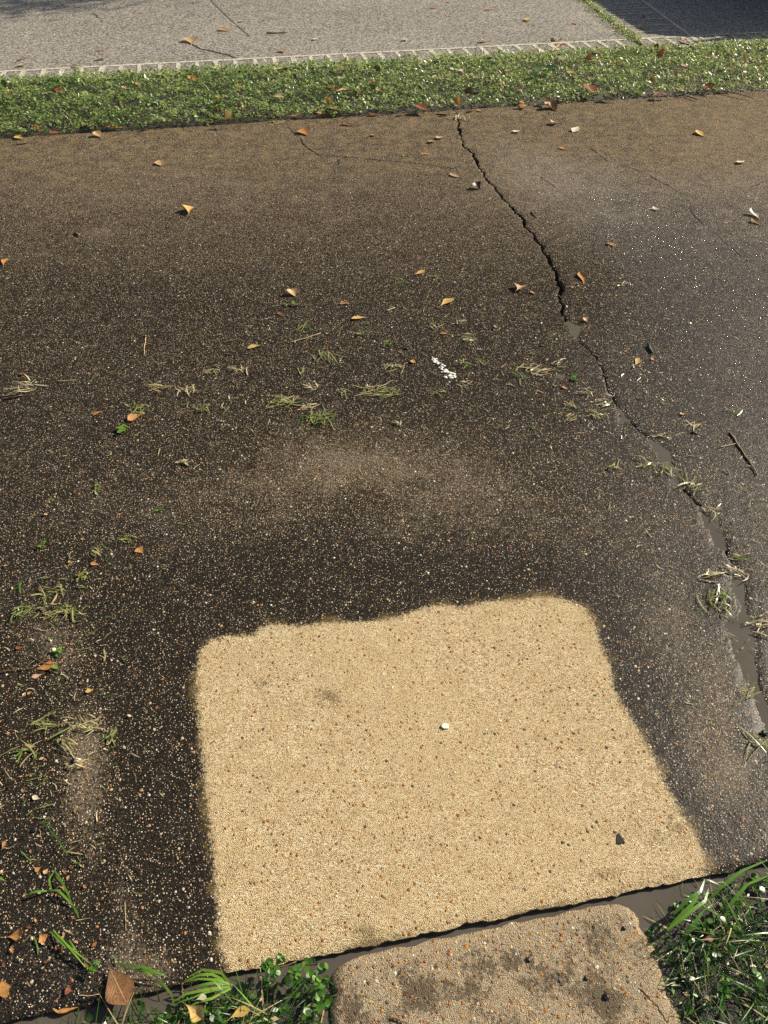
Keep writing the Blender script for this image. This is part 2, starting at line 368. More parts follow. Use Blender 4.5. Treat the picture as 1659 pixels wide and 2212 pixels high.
def masks(o, u, v, z):
    x, y = XY(u, v); X, Y = PIX(x, y)
    cl = sdf(u, v, PW); cl = np.where(v < V_NEAR + .0, np.maximum(cl, -1), cl)
    dust = np.interp(Y, [200, 330, 450, 620, 900, 1100, 1300, 2212], [.50, .42, .30, .13, .08, .14, .03, .05])
    wet = np.interp(Y, [200, 400, 700, 1000, 2212], [.14, .22, .34, .42, .50])
    dens = np.interp(Y, [200, 330, 450, 620, 900, 1100, 1260, 1500, 2212], [.66, .62, .50, .36, .30, .36, .30, .34, .36])
    stain = np.interp(Y, [230, 330, 420], [1., .75, 0])*.28
    for cx, cy, rx, ry, k in [(700,1005,130,55,.34),(860,1010,200,60,.30),(980,1040,170,70,.16),(560,1060,160,60,.20),(1050,1130,250,70,.18),(780,930,200,40,.12),(400,1120,160,60,.10),(180,1690,50,150,.70),(130,1400,55,60,.5),(300,2100,80,60,.72),(190,1610,45,50,.45),(60,1330,60,60,.2),(270,1950,26,120,.30),
                              (1540,1560,70,140,.60),(1440,1330,60,110,.40),(1580,1680,50,70,.45),(1590,330,140,90,.22),(1250,420,170,90,.16),(1140,380,110,60,.14),(300,400,340,60,.12),(350,560,250,40,.10),(220,500,60,10,.2)]:
        dust = dust + blob(X, Y, cx, cy, rx, ry, k)
    for cx, cy, rx, ry, k in [(900,1250,380,70,.20),(850,760,420,80,.14),(300,640,330,110,.12),(1300,620,120,130,.14),(1480,760,90,150,.10),(1400,1620,45,150,.2),(340,1650,60,260,.2),(900,700,330,150,.12),(420,1900,60,200,.2),(1440,1700,50,130,.2)]:
        dust = dust - blob(X, Y, cx, cy, rx, ry, k)
    wet = wet + np.clip((X-1180)/330, 0, 1)*np.interp(Y, [230, 400, 600, 800, 1000, 1300, 2212], [0, .30, .50, .50, .40, .28, .26])
    wet = wet + blob(X, Y, 60, 2120, 190, 90, .48) + blob(X, Y, 40, 1900, 120, 160, .18) + blob(X, Y, 330, 1150, 30, 14, .4) + blob(X, Y, 70, 1240, 26, 12, .5) + blob(X, Y, 1330, 860, 70, 120, .15)
    wet = wet + blob(X, Y, 1640, 720, 260, 110, .55, 35) + blob(X, Y, 1470, 540, 240, 70, .42, 30) + blob(X, Y, 1250, 420, 210, 60, .46, 25) - blob(X, Y, 1330, 640, 110, 110, .22) + blob(X, Y, 1660, 1560, 70, 140, .12) - blob(X, Y, 1550, 320, 170, 70, .25)
    wet = wet - blob(X, Y, 700, 1010, 200, 80, .3) - blob(X, Y, 180, 1690, 60, 160, .3) - blob(X, Y, 300, 2100, 70, 50, .35) - blob(X, Y, 1545, 1580, 60, 130, .22)
    dens = dens + blob(X, Y, 60, 2080, 160, 120, -.12) + blob(X, Y, 500, 700, 500, 200, .05) + np.clip((X-1200)/400, 0, 1)*.1
    dens = dens + np.clip(dust, 0, 1)*.42
    inside = cl > -.02
    stain = np.where(inside, blob(X, Y, 700, 1505, 60, 26, .85, -12) + blob(X, Y, 570, 1480, 30, 16, .8) + blob(X, Y, 790, 2010, 36, 20, .65) + blob(X, Y, 1440, 1790, 85, 75, .52) + blob(X, Y, 1330, 1880, 120, 24, .5)
                     + blob(X, Y, 740, 2055, 200, 11, 1.0, -14) + blob(X, Y, 1180, 1965, 200, 11, 1.0, -14) + .24, stain)
    attr(o, 'clean', cl); attr(o, 'dust', np.clip(dust, 0, 1)); attr(o, 'wet', np.minimum(np.clip(wet, 0, .95) + blob(X, Y, 50, 2130, 170, 70, .25) + blob(X, Y, 330, 1150, 30, 14, .2) + blob(X, Y, 70, 1240, 26, 12, .25), 1.15)); attr(o, 'dens', dens); attr(o, 'stain', stain)
def slab(name, side):
    n = len(rows); e = cen + side*wid/2
    off, x, d = [0.0], 0.0, .003
    while x < 4.6:
        x += d; off.append(x); d = min(d*1.09, .011) if x < 2.6 else min(d*1.12, .15)
    while x < 9: x += .4; off.append(x)
    off = np.array(off); m = len(off)
    U = e[:, None] + side*off[None, :]; Vv = np.repeat(rows[:, None], m, 1)
    # worn near lip: a little ragged in plan
    rag = np.array([mnoise.noise(Vector((u*22, 4.2, 0)))*.006 + mnoise.noise(Vector((u*80, 2.2, 0)))*.004 for u in U[0]])
    k = np.clip(1-(Vv-V_NEAR)/.05, 0, 1); Vv = Vv + k*rag[None, :]
    x_, y_ = XY(U, Vv); X, Y = PIX(x_, y_)
    z = np.zeros_like(U)
    for cx, cy, rx, ry in PUDDLES: z -= .0054*np.exp(-(((X-cx)/rx)**2+((Y-cy)/ry)**2)*1.5)
    z -= .004*np.exp(-(((X-40)/190)**2+((Y-2150)/60)**2))
    nn = np.zeros_like(z)
    fx = (np.sin(U*9.3+1.2*np.sin(Vv*7))+np.sin(Vv*11.1+1.7*np.sin(U*5.3)))*.0008; z += fx
    hi = np.random.default_rng(5).normal(0, .00055, z.shape); z += np.where(np.abs(off)[None, :] < 3, hi, 0)
    z -= .006*np.clip(1-(Vv-V_NEAR)/.018, 0, 1)**2 + .005*np.clip(1-(V_FAR-Vv)/.02, 0, 1)**2       # worn arrises
    z -= .004*np.exp(-off/.006)[None, :]
    Vt = np.stack([*XY(U, Vv), z], -1).reshape(-1, 3)
    idx = np.arange(n*m).reshape(n, m)
    q = np.stack([idx[:-1, :-1], idx[:-1, 1:], idx[1:, 1:], idx[1:, :-1]], -1).reshape(-1, 4)
    if side < 0: q = q[:, ::-1]
    o = link_np(name, Vt, q, M['drive'], smooth=True)
    masks(o, U.ravel(), Vv.ravel(), z.ravel()); prop(o, kind='structure')
    # sides of the slab
    ring = [idx[0, ::-1], idx[:, 0], idx[-1, :]]
    vs, fs = [], []
    for r in ring:
        b = len(vs); top = Vt[r]; bot = top.copy(); bot[:, 2] = -.11
        bot[:, :2] += np.random.default_rng(3).normal(0, .0015, bot[:, :2].shape)
        vs += [tuple(p) for p in top - np.array([0, 0, .0003])] + [tuple(p) for p in bot]; k = len(r)
        fs += [(b+i, b+i+1, b+k+i+1, b+k+i) for i in range(k-1)]
    prop(link_mesh(name + '_edge', vs, fs, M['edge']), kind='structure')
    return o
slab('driveway', -1); slab('driveway', 1)
# dirt lying in the crack, and the flooded hollows along it
fill = []; ff = []
for i, v in enumerate(rows):
    for sgn in (-1, 1):
        x, y = XY(cen[i]+sgn*(wid[i]/2+.004), v); fill.append((x, y, -.030+.006*math.sin(v*40)))
    if i: ff.append((2*i-2, 2*i-1, 2*i+1, 2*i))
prop(link_mesh('crack_soil', fill, ff, M['crackfill_shade']), kind='structure')
def ground_blob(name, X, Y, rx, ry, z, mat, seed=0, n=40, amp=.18):
    vs = []
    for i in range(n):
        a = 2*math.pi*i/n; k = 1 + amp*mnoise.noise(Vector((math.cos(a)*1.6, math.sin(a)*1.6, seed)))
        p = P(X+rx*k*math.cos(a), Y+ry*k*math.sin(a)); vs.append((p.x, p.y, z))
    return link_mesh(name, vs, [tuple(range(n))], mat)
WL = [(1242,712,30,22),(1428,975,32,44),(1460,1030,22,36),(1543,1140,36,66),(1594,1262,36,50),(1603,1375,62,74),(1630,1480,48,80),(1672,1590,44,60),(1345,905,20,34),(1210,812,24,14)]
for i, (X, Y, rx, ry) in enumerate(WL):
    prop(ground_blob('puddle', X, Y, rx*1.05, ry*1.0, -.0032 - .0001*i, M['water'], i), kind='structure')
# hairline cracks: flat ribbons, their dark colour painting the shade of the open line
def ribbon(name, pts, w, mat, z=.0012, jit=.004, step=.02, taper=True):
    W = [P(X, Y) for X, Y in pts]; L = []
    for a, b in zip(W[:-1], W[1:]):
        k = max(1, int((b-a).length/step))
        for i in range(k): L.append(a.lerp(b, i/k))
    L.append(W[-1]); vs, fs = [], []
    for i, p in enumerate(L):
        d = (L[min(i+1, len(L)-1)]-L[max(i-1, 0)]).normalized(); nrm = Vector((-d.y, d.x, 0))
        t = i/(len(L)-1); ww = w*(.35+random.random()*.9)*((min(t, 1-t)*6+.15 if taper else 1) if (min(t, 1-t)*6 < .85 and taper) else 1)
        c = p + nrm*random.uniform(-jit, jit)
        vs += [(c.x-nrm.x*ww/2, c.y-nrm.y*ww/2, z), (c.x+nrm.x*ww/2, c.y+nrm.y*ww/2, z)]
        if i: fs.append((2*i-2, 2*i-1, 2*i+1, 2*i))
    return prop(link_mesh(name, vs, fs, mat), kind='structure')
for pts, w in [([(618,268),(632,284),(650,298),(656,312),(678,328),(690,335),(740,338),(790,342),(815,346),(870,350),(920,356),(975,363)], .008), ([(728,338),(735,355)], .005), ([(958,362),(980,364),(996,358)], .010),
               ([(1155,375),(1180,392),(1206,408)], .005), ([(1320,350),(1370,365),(1402,377),(1425,392),(1445,402),(1478,424)], .007), ([(1490,450),(1505,470),(1525,487)], .009), ([(1545,505),(1575,530),(1600,550),(1622,567)], .009),
               ([(1620,405),(1655,392)], .006), ([(1275,318),(1300,340),(1322,352)], .005), ([(200,70-20),(212,60),(225,82)], .012), ([(590,0),(600,10)], .01)]:
    if pts[0][1] > 200: ribbon('hairline_crack', pts, w, M['crackfill_shade'], .0022)
# ------------------------------------------------------------------ front walk slab
V_TOP = V_NEAR - .012
Rg = [PUV(*q) for q in [(1300,1951),(1337,1947),(1358,1955),(1372,1972),(1384,1998),(1404,2020),(1429,2084),(1474,2209)]]
Lf = [PUV(*q) for q in [(800,2052),(760,2066),(735,2080),(722,2098),(716,2130),(712,2212)]]
Rg += [(Rg[-1][0]+.02, -.4), (Rg[-1][0]+.03, -2.5)]; Lf += [(Lf[-1][0]-.01, -.4), (Lf[-1][0]-.02, -2.5)]
Rg.sort(key=lambda q: q[1]); Lf.sort(key=lambda q: q[1])
wr = np.concatenate([np.linspace(-2.5, .1, 30)[:-1], np.arange(.1, V_TOP, .004), [V_TOP]])
rU = np.interp(wr, [q[1] for q in Rg], [q[0] for q in Rg]); lU = np.interp(wr, [q[1] for q in Lf], [q[0] for q in Lf])
rU = rU + jag(wr, 2.2, .010, 30); lU = lU + jag(wr, 7.2, .010, 30)
tt = np.linspace(0, 1, 120)
U = lU[:, None] + (rU-lU)[:, None]*tt[None, :]; Vv = np.repeat(wr[:, None], 120, 1)
topj = np.array([mnoise.noise(Vector((u*25, 8, 0)))*.006 for u in U[-1]]); Vv = Vv + np.clip(1-(V_TOP-Vv)/.04, 0, 1)*topj[None, :]
z = -.004 + np.random.default_rng(8).normal(0, .0006, U.shape)
dE = np.minimum(np.minimum(V_TOP-Vv, U-lU[:, None]), rU[:, None]-U); z -= .010*np.clip(1-dE/.022, 0, 1)**2
Vt = np.stack([*XY(U, Vv), z], -1).reshape(-1, 3); n_, m_ = U.shape; idx = np.arange(n_*m_).reshape(n_, m_)
walk = link_np('front_walk', Vt, np.stack([idx[:-1, :-1], idx[:-1, 1:], idx[1:, 1:], idx[1:, :-1]], -1).reshape(-1, 4), M['walk'], smooth=True)
prop(walk, kind='structure')
X, Y = PIX(Vt[:, 0], Vt[:, 1]); one = np.ones(len(Vt))
attr(walk, 'clean', one*.5); attr(walk, 'dust', one*.2); attr(walk, 'wet', one*.4); attr(walk, 'dens', one*.7)
attr(walk, 'stain', .66 + blob(X, Y, 900, 2150, 150, 45, .35, -12) + blob(X, Y, 1150, 2090, 180, 45, .35, -12) + blob(X, Y, 1320, 2160, 60, 40, .5) + blob(X, Y, 760, 2190, 40, 40, .5) + blob(X, Y, 1330, 2010, 60, 30, .2)
     - blob(X, Y, 1080, 2010, 260, 18, .4, -12) - blob(X, Y, 1420, 2150, 30, 80, .4))
ring = np.concatenate([idx[:, 0], idx[-1, 1:], idx[::-1, -1][1:]]); top = Vt[ring]; k = len(ring)
vs = [tuple(p-np.array([0, 0, .0003])) for p in top] + [(p[0], p[1], -.12) for p in top]
prop(link_mesh('front_walk_edge', vs, [(i+1, i, k+i, k+i+1) for i in range(k-1)], M['edge']), kind='structure')

# ------------------------------------------------------------------ ground, soil, water in the joint
g = link_mesh('ground', [(-600, -600, -.16), (600, -600, -.16), (600, 900, -.16), (-600, 900, -.16)], [(0, 1, 2, 3)], M['lawn']); prop(g, kind='structure')
def uvsheet(name, u0, u1, v0, v1, z, mat, nu=1, nv=1, zf=None):
    us, vv_ = np.linspace(u0, u1, nu+1), np.linspace(v0, v1, nv+1); UU, VV = np.meshgrid(us, vv_)
    Z = np.full(UU.shape, z) if zf is None else zf(UU, VV)
    Vt = np.stack([*XY(UU, VV), Z], -1).reshape(-1, 3); idx = np.arange(UU.size).reshape(UU.shape)
    o = link_np(name, Vt, np.stack([idx[:-1, :-1], idx[:-1, 1:], idx[1:, 1:], idx[1:, :-1]], -1).reshape(-1, 4), mat, smooth=zf is not None)
    return prop(o, kind='structure')
def nz2(U, V, f, seed):
    fl = np.array([mnoise.noise(Vector((a*f, b*f, seed))) for a, b in zip(U.ravel(), V.ravel())]); return fl.reshape(U.shape)
WATER_Z = -.017
uvsheet('joint_water', -3, 4, V_NEAR-.55, V_NEAR+.02, WATER_Z, M['water'])
# bed of mud either side of the walk; stands above the water away from the joint
GP_R = [(1398,2020),(1420,1985),(1460,1945),(1500,1925),(1545,1900),(1590,1885),(1659,1862),(1760,1838),(1900,1810),(2300,1800),(2300,2900),(1600,2900),(1480,2230),(1435,2095)]
GP_L = [(-400,2260),(60,2235),(230,2180),(300,2165),(400,2145),(470,2130),(560,2112),(640,2085),(690,2078),(712,2095),(716,2140),(708,2240),(660,2900),(-900,2900)]
GRw = np.array([UV(*P(a, b).xy) for a, b in GP_R]); GLw = np.array([UV(*P(a, b).xy) for a, b in GP_L])
def bedz(U, V):
    d = np.maximum(sdf(U, V, GRw), sdf(U, V, GLw))
    return np.clip(-.030 + d*.45, -.05, .000) + nz2(U, V, 26, 1.)*.010 + nz2(U, V, 90, 4.)*.004
uvsheet('mud_bed', -1.4, 1.8, -.75, V_NEAR-.008, 0, M['mud'], 190, 75, bedz)
uvsheet('front_lawn_soil', -9, 9, -14, -.74, -.02, M['soil'])
# ------------------------------------------------------------------ far side: soil strip, neighbour's slabs with cream borders
V_N2 = PUV(830, 137)[1]; V_LINE = PUV(830, 113)[1]
uvsheet('strip_soil', -9, 9, V_FAR-.002, V_N2+.05, -.02, M['soil'], 220, 26, lambda U, V: -.012 + .022*np.sin(np.clip((V-V_FAR)/(V_N2-V_FAR), 0, 1)*np.pi) + nz2(U, V, 7, 2.)*.012)
J0 = PUV(1378, 93); J1 = PUV(1262, 2); JU = lambda v: J0[0] + (v-J0[1])*(J1[0]-J0[0])/(J1[1]-J0[1])
def poly(name, uvs, z, mat, th=.12):
    n = len(uvs); vs = [(*XY(u, v), z) for u, v in uvs] + [(*XY(u, v), z-th) for u, v in uvs]
    fs = [tuple(range(n)), tuple(range(2*n-1, n-1, -1))] + [(i, i+n, (i+1) % n+n, (i+1) % n) for i in range(n)]
    return prop(link_mesh(name, vs, fs, mat), kind='structure')
VT = 17.0
poly('neighbour_driveway', [(-10, V_N2), (JU(V_N2)-.02, V_N2), (JU(VT)-.02, VT), (-10, VT)], .002, M['pale'])
poly('neighbour_driveway', [(JU(V_N2)+.02, V_N2), (12, V_N2), (12, VT), (JU(VT)+.02, VT)], .002, M['pale'])
poly('joint_soil', [(JU(V_N2)-.02, V_N2), (JU(V_N2)+.02, V_N2), (JU(VT)+.02, VT), (JU(VT)-.02, VT)], -.012, M['soil'], .05)
def band(name, u0, v0, u1, v1, w, z=.0045):
    a, b = Vector((u0, v0)), Vector((u1, v1)); d = (b-a).normalized(); nn = Vector((-d.y, d.x)); L = (b-a).length
    k = max(2, int(L/.03)); vs, fs = [], []
    for i in range(k+1):
        c = a.lerp(b, i/k); e1, e2 = w/2+random.uniform(-.004, .004), w/2+random.uniform(-.004, .004)
        for e in (-e1, e2): q = c+nn*e; vs.append((*XY(q.x, q.y), z))
        if i: fs.append((2*i-2, 2*i, 2*i+1, 2*i-1))
    return prop(link_mesh(name, vs, fs, M['border']), kind='structure')
band('border_line', -7, V_LINE, JU(V_LINE)-.03, V_LINE, .034)
band('border_line', JU(V_LINE)+.03, V_LINE, 9, V_LINE, .034)
R0, R1 = PUV(1516, 97), PUV(1385, 0); RU = lambda v: R0[0] + (v-R0[1])*(R1[0]-R0[0])/(R1[1]-R0[1])
band('border_line', RU(V_N2+.01), V_N2+.01, RU(V_LINE-.02), V_LINE-.02, .040)
band('border_line', RU(V_LINE+.02), V_LINE+.02, RU(VT-1), VT-1, .030)
u = -6.5
while u < 8:
    if abs(u-JU(V_LINE)) > .06 and abs(u-RU(V_LINE)) > .05:
        band('border_mark', u+.004, V_N2+.005, u, V_LINE-.02, random.uniform(.026, .038))
    u += .138*random.uniform(.93, 1.07)
v = V_LINE + .19
while v < VT-1.2:
    band('border_mark', JU(v)+.05, v+.01, RU(v)-.02, v, .022); v += .20
# a sawn control joint across the pale slab
for pts in ([(440,-20),(462,8),(490,36),(540,80)],):
    ribbon('control_joint', pts, .012, M['edge'], .0042, .0, .05, False)
for pts, w in [([(405,92),(435,106),(470,113),(505,124),(530,132)], .016), ([(200,28),(212,38),(228,42)], .010)]:
    ribbon('hairline_crack', pts, w, M['crackfill_shade'], .0044, .012, .06)  # crack shade laid on as a dark ribbon here too

# ------------------------------------------------------------------ foliage builders (one mesh each, many small leaves)
def unit(a): return a/np.linalg.norm(a, axis=1, keepdims=True)
def leaf_field(name, pos, size, tilt, mat, rnd, wr=.55, up=None, seed=1):
    """folded four-point leaves at pos (n,3)"""
    r = np.random.default_rng(seed); n = len(pos); az = r.uniform(0, 2*np.pi, n); el = np.clip(r.normal(.25, tilt, n), -1.0, 1.4)
    d = np.stack([np.cos(az)*np.cos(el), np.sin(az)*np.cos(el), np.sin(el)], 1)
    s = unit(np.cross(d, np.array([0, 0, 1.0]) + r.normal(0, .25, (n, 3)))); nn = np.cross(s, d); nn *= np.sign(nn[:, 2:3]+1e-6)
    L = size[:, None]; w = L*wr
    base = pos; tip = pos + d*L - nn*L*.10; mid = pos + d*L*.52
    l = mid + s*w*.5 + nn*L*.10; rr = mid - s*w*.5 + nn*L*.10
    V = np.stack([base, rr, tip, l], 1).reshape(-1, 3); i = np.arange(n)*4
    Fq = np.concatenate([np.stack([i, i+1, i+2], 1), np.stack([i, i+2, i+3], 1)])
    o = link_np(name, V, Fq, mat); attr(o, 'rnd', np.repeat(rnd, 4)); return o
def blade_mesh(n, base, hgt, wid_, lean, rnd, seed, azs=None, seg=5, droop=1.0):
    r = np.random.default_rng(seed); az = r.uniform(0, 2*np.pi, n) if azs is None else azs
    h = np.stack([np.cos(az), np.sin(az)], 1); s = np.stack([-np.sin(az), np.cos(az)], 1); Vs = []; rot = r.normal(0, .5, n)
    s2 = np.stack([s[:, 0]*np.cos(rot)-s[:, 1]*np.sin(rot), s[:, 0]*np.sin(rot)+s[:, 1]*np.cos(rot)], 1)
    for k in range(seg+1):
        t = k/seg; out = hgt*(lean*t + droop*lean*.7*t*t); up = hgt*(t*np.sqrt(np.clip(1-np.minimum(lean, .98)**2, .02, 1)) - droop*.38*lean*t*t*t)
        c = base + np.concatenate([h*out[:, None], up[:, None]], 1); w = wid_*(1-t)**.6*.5*(1 if k else .7) if k < seg else wid_*.03
        for sg in (-1, 1): Vs.append(c + np.concatenate([s2*(sg*w)[:, None], np.zeros((n, 1))], 1))
    V = np.stack(Vs, 1); nv = 2*(seg+1); i = np.arange(n)[:, None]*nv; Fs = []
    for k in range(seg): Fs.append(np.concatenate([i+2*k, i+2*k+1, i+2*k+3, i+2*k+2], 1))
    return V.reshape(-1, 3), np.concatenate(Fs), np.repeat(rnd, nv)
def merge(name, parts, mat):
    V, Fq, A, b = [], [], [], 0
    for v, f, a in parts: V.append(v); Fq.append(f+b); A.append(a); b += len(v)
    o = link_np(name, np.concatenate(V), np.concatenate(Fq), mat); attr(o, 'rnd', np.concatenate(A)); return o
def discs(pos, rad, nrm, rnd, k=8):
    """round clover leaflets"""
    n = len(pos); nrm = unit(nrm); a = unit(np.cross(nrm, np.array([.3, .9, .1]))); b = np.cross(nrm, a); Vs = []
    for i in range(k):
        t = 2*np.pi*i/k; kk = .82 if i == 0 else 1.0
        Vs.append(pos + (a*math.cos(t)+b*math.sin(t))*(rad*kk)[:, None] + nrm*(rad*(.16*abs(math.sin(t))))[:, None])
    V = np.stack(Vs, 1); i = np.arange(n)[:, None]*k
    Fs = [np.concatenate([i, i+j, i+j+1, i+j+2], 1) for j in range(1, k-2, 2)]
    return V.reshape(-1, 3), np.concatenate(Fs), np.repeat(rnd, k)

# ------------------------------------------------------------------ green strip of ground cover
n = 56000; r = np.random.default_rng(21)
uu = r.uniform(-3.4, 4.9, n); t = r.random(n); n_e = nz2(uu[:, None], uu[:, None]*0, 6, 3.)[:, 0]*.06 + nz2(uu[:, None], uu[:, None]*0, 25, 5.)[:, 0]*.035
vv = V_FAR - .005 + t*(V_N2+.035-V_FAR) + np.where(t > .8, n_e, n_e*.4)
xx, yy = XY(uu, vv)
H = .068*np.clip(np.sin(np.clip(t*.94+.045, 0, 1)*np.pi), 0, 1)**.42*(1+.6*nz2(uu[:, None], vv[:, None], 5, 1.)[:, 0]+.95*nz2(uu[:, None], vv[:, None], 13, 2.)[:, 0])
Hs = np.interp(uu, [-3.4, -1.5, 1.0, 2.5, 4.9], [1.15, 1.1, 1., .8, .75]); H = np.maximum(H*Hs, .006)
thin = nz2(uu[:, None], vv[:, None], 11, 9.)[:, 0] + np.where(uu > 1.2, -.05, .1)
keep = (thin > -.33) | (r.random(n) < .35)
zz = H*(1-.62*r.random(n)**2.0)
tone = np.clip(.50 + .22*nz2(uu[:, None], vv[:, None], 4, 6.)[:, 0] + r.normal(0, .17, n) + np.interp(uu, [-3, 0, 2, 5], [-.06, .0, .10, .14]), 0, .92)
tone = np.where(r.random(n) < np.interp(uu, [-3, 0, 2, 5], [.015, .03, .09, .10]), r.uniform(.9, 1, n), tone)
pos = np.stack([xx, yy, zz], 1)[keep]; size = np.clip(r.lognormal(math.log(.0185), .33, n), .008, .04)[keep]
gc = leaf_field('ground_cover', pos, size, .42, M['cover'], tone[keep], .62); prop(gc, 'dense strip of small glossy green leaves between the two driveways', 'ground cover', kind='stuff')
nb = 5200; ub = r.uniform(-3.2, 4.8, nb); tb = r.random(nb)**np.where(ub > .5, .9, 1.0); vb = V_FAR + tb*(V_N2-V_FAR+.05); xb, yb = XY(ub, vb)
wgt = np.interp(ub, [-3, .3, 2, 5], [.25, .45, 1, 1]); kp = r.random(nb) < wgt
bl = blade_mesh(kp.sum(), np.stack([xb, yb, np.full(nb, .012)], 1)[kp], r.uniform(.05, .11, nb)[kp], r.uniform(.0025, .005, nb)[kp], r.uniform(.15, .9, nb)[kp], np.clip(r.normal(.62, .22, nb), 0, 1)[kp], 31, seg=4)
sg = merge('strip_grass', [bl], M['blade']); prop(sg, 'thin grass blades growing up through the green strip', 'grass', kind='stuff')
# weeds in the joint between the neighbour's slabs
nw = 2600; vw = V_LINE-.10 + r.random(nw)**1.3*2.2; clump = .5+.5*np.sin(vw*9)*np.sin(vw*23+1); uw = np.array([JU(a) for a in vw]) + r.normal(0, .030, nw)*(.5+clump)
xw, yw = XY(uw, vw); wd = leaf_field('joint_weeds', np.stack([xw, yw, r.uniform(.002, .03, nw)*(.3+clump)], 1), r.uniform(.008, .024, nw), .6, M['cover'], np.clip(r.normal(.62, .25, nw), 0, 1), .5, seed=5)
prop(wd, 'straggly green and tan weeds filling the joint of the neighbouring slab', 'weeds', kind='stuff')

# ------------------------------------------------------------------ wet grass beside the walk
def scatter(polyw, n, seed, box):
    r = np.random.default_rng(seed); U = r.uniform(box[0], box[1], n); V = r.uniform(box[2], box[3], n); d = sdf(U, V, polyw); k = d > .0
    return U[k], V[k], d[k]
def near_grass(name, polyw, n, box, seed, label, hk=1.0, dead=.12):
    r = np.random.default_rng(seed); parts = []
    U, V, d = scatter(polyw, n, seed, box); x, y = XY(U, V); m = len(U); zb = np.clip(-.030 + d*.45, -.03, .000)
    cl = nz2(U[:, None], V[:, None], 16, seed)[:, 0]; kp = (cl > -.06) | (r.random(m) < .25)
    x, y, zb, cl, d = x[kp], y[kp], zb[kp], cl[kp], d[kp]; m = len(x)
    rn = np.clip(r.normal(.17, .19, m) + cl*.35, 0, .8); rn = np.where(r.random(m) < dead, r.uniform(.86, 1, m), rn)
    az = r.uniform(0, 2*np.pi, m)
    parts.append(blade_mesh(m, np.stack([x, y, zb], 1), r.uniform(.018, .072, m)*hk*np.clip(.6+d*8, .6, 1.2), r.uniform(.0014, .0046, m), r.uniform(.35, .97, m), rn, seed+1, az, 6))
    U, V, d = scatter(polyw, n//7, seed+2, box); cl = nz2(U[:, None], V[:, None], 12, seed+3.)[:, 0]; k2 = cl > -.05; U, V, d = U[k2], V[k2], d[k2]; x, y = XY(U, V); m = len(x)
    zc = np.clip(-.030 + d*.45, -.03, 0)+r.uniform(.008, .034, m)
    for j in range(3):
        a = r.uniform(0, 6.28, m); rad = r.uniform(.0032, .0068, m)
        parts.append(discs(np.stack([x+np.cos(a)*rad, y+np.sin(a)*rad, zc+r.normal(0, .002, m)], 1), rad, np.stack([r.normal(0, .45, m), r.normal(0, .45, m), np.ones(m)], 1), np.clip(r.normal(.22, .15, m), 0, .7)))
    U, V, d = scatter(polyw, n//3, seed+5, box); cl = nz2(U[:, None], V[:, None], 14, seed+7.)[:, 0]; k2 = cl > -.1; U, V, d = U[k2], V[k2], d[k2]; x, y = XY(U, V); m = len(x)
    az = r.uniform(0, 6.28, m); el = r.normal(.2, .5, m); dd_ = np.stack([np.cos(az)*np.cos(el), np.sin(az)*np.cos(el), np.sin(el)], 1); s_ = unit(np.cross(dd_, np.array([0, 0, 1.])+r.normal(0, .3, (m, 3)))); nn_ = np.cross(s_, dd_); nn_ *= np.sign(nn_[:, 2:3]+1e-6)
    L = r.uniform(.006, .016, m)[:, None]; b0 = np.stack([x, y, np.clip(-.030+d*.45, -.03, 0)+r.uniform(.004, .032, m)], 1); md = b0+dd_*L*.5; V4 = np.stack([b0, md-s_*L*.26+nn_*L*.07, b0+dd_*L, md+s_*L*.26+nn_*L*.07], 1).reshape(-1, 3); i4 = np.arange(m)[:, None]*4
    parts.append((V4, i4+np.array([[0, 1, 2, 3]]), np.repeat(np.where(r.random(m) < .12, r.uniform(.88, 1, m), np.clip(r.normal(.2, .18, m), 0, .75)), 4)))
    o = merge(name, parts, M['blade']); prop(o, label, 'grass', kind='stuff'); return o
near_grass('wet_grass', GRw, 10500, (.40, 1.30, -.35, .62), 41, 'wet dark green grass and clover in the muddy corner beside the walk', 1.0, .16)
near_grass('wet_grass', GLw, 9500, (-.75, .02, -.35, .52), 51, 'wet green grass and clover between the walk and the muddy gap', 1.0, .14)
uvl = np.random.default_rng(77); nn_ = 9000; UL = uvl.uniform(-2.5, 3, nn_); VL = uvl.uniform(-2.2, -.35, nn_)
ok = (UL < np.interp(VL, [-2.2, .3], [Lf[0][0], Lf[0][0]])) | (UL > Rg[0][0]); xl, yl = XY(UL[ok], VL[ok]); mL = ok.sum()
lw = merge('front_lawn_grass', [blade_mesh(mL, np.stack([xl, yl, np.full(mL, -.02)], 1), uvl.uniform(.04, .1, mL), uvl.uniform(.003, .006, mL), uvl.uniform(.2, .9, mL), np.clip(uvl.normal(.4, .18, mL), 0, 1), 78, seg=3)], M['blade'])
prop(lw, 'short green lawn either side of the walk', 'grass', kind='stuff')
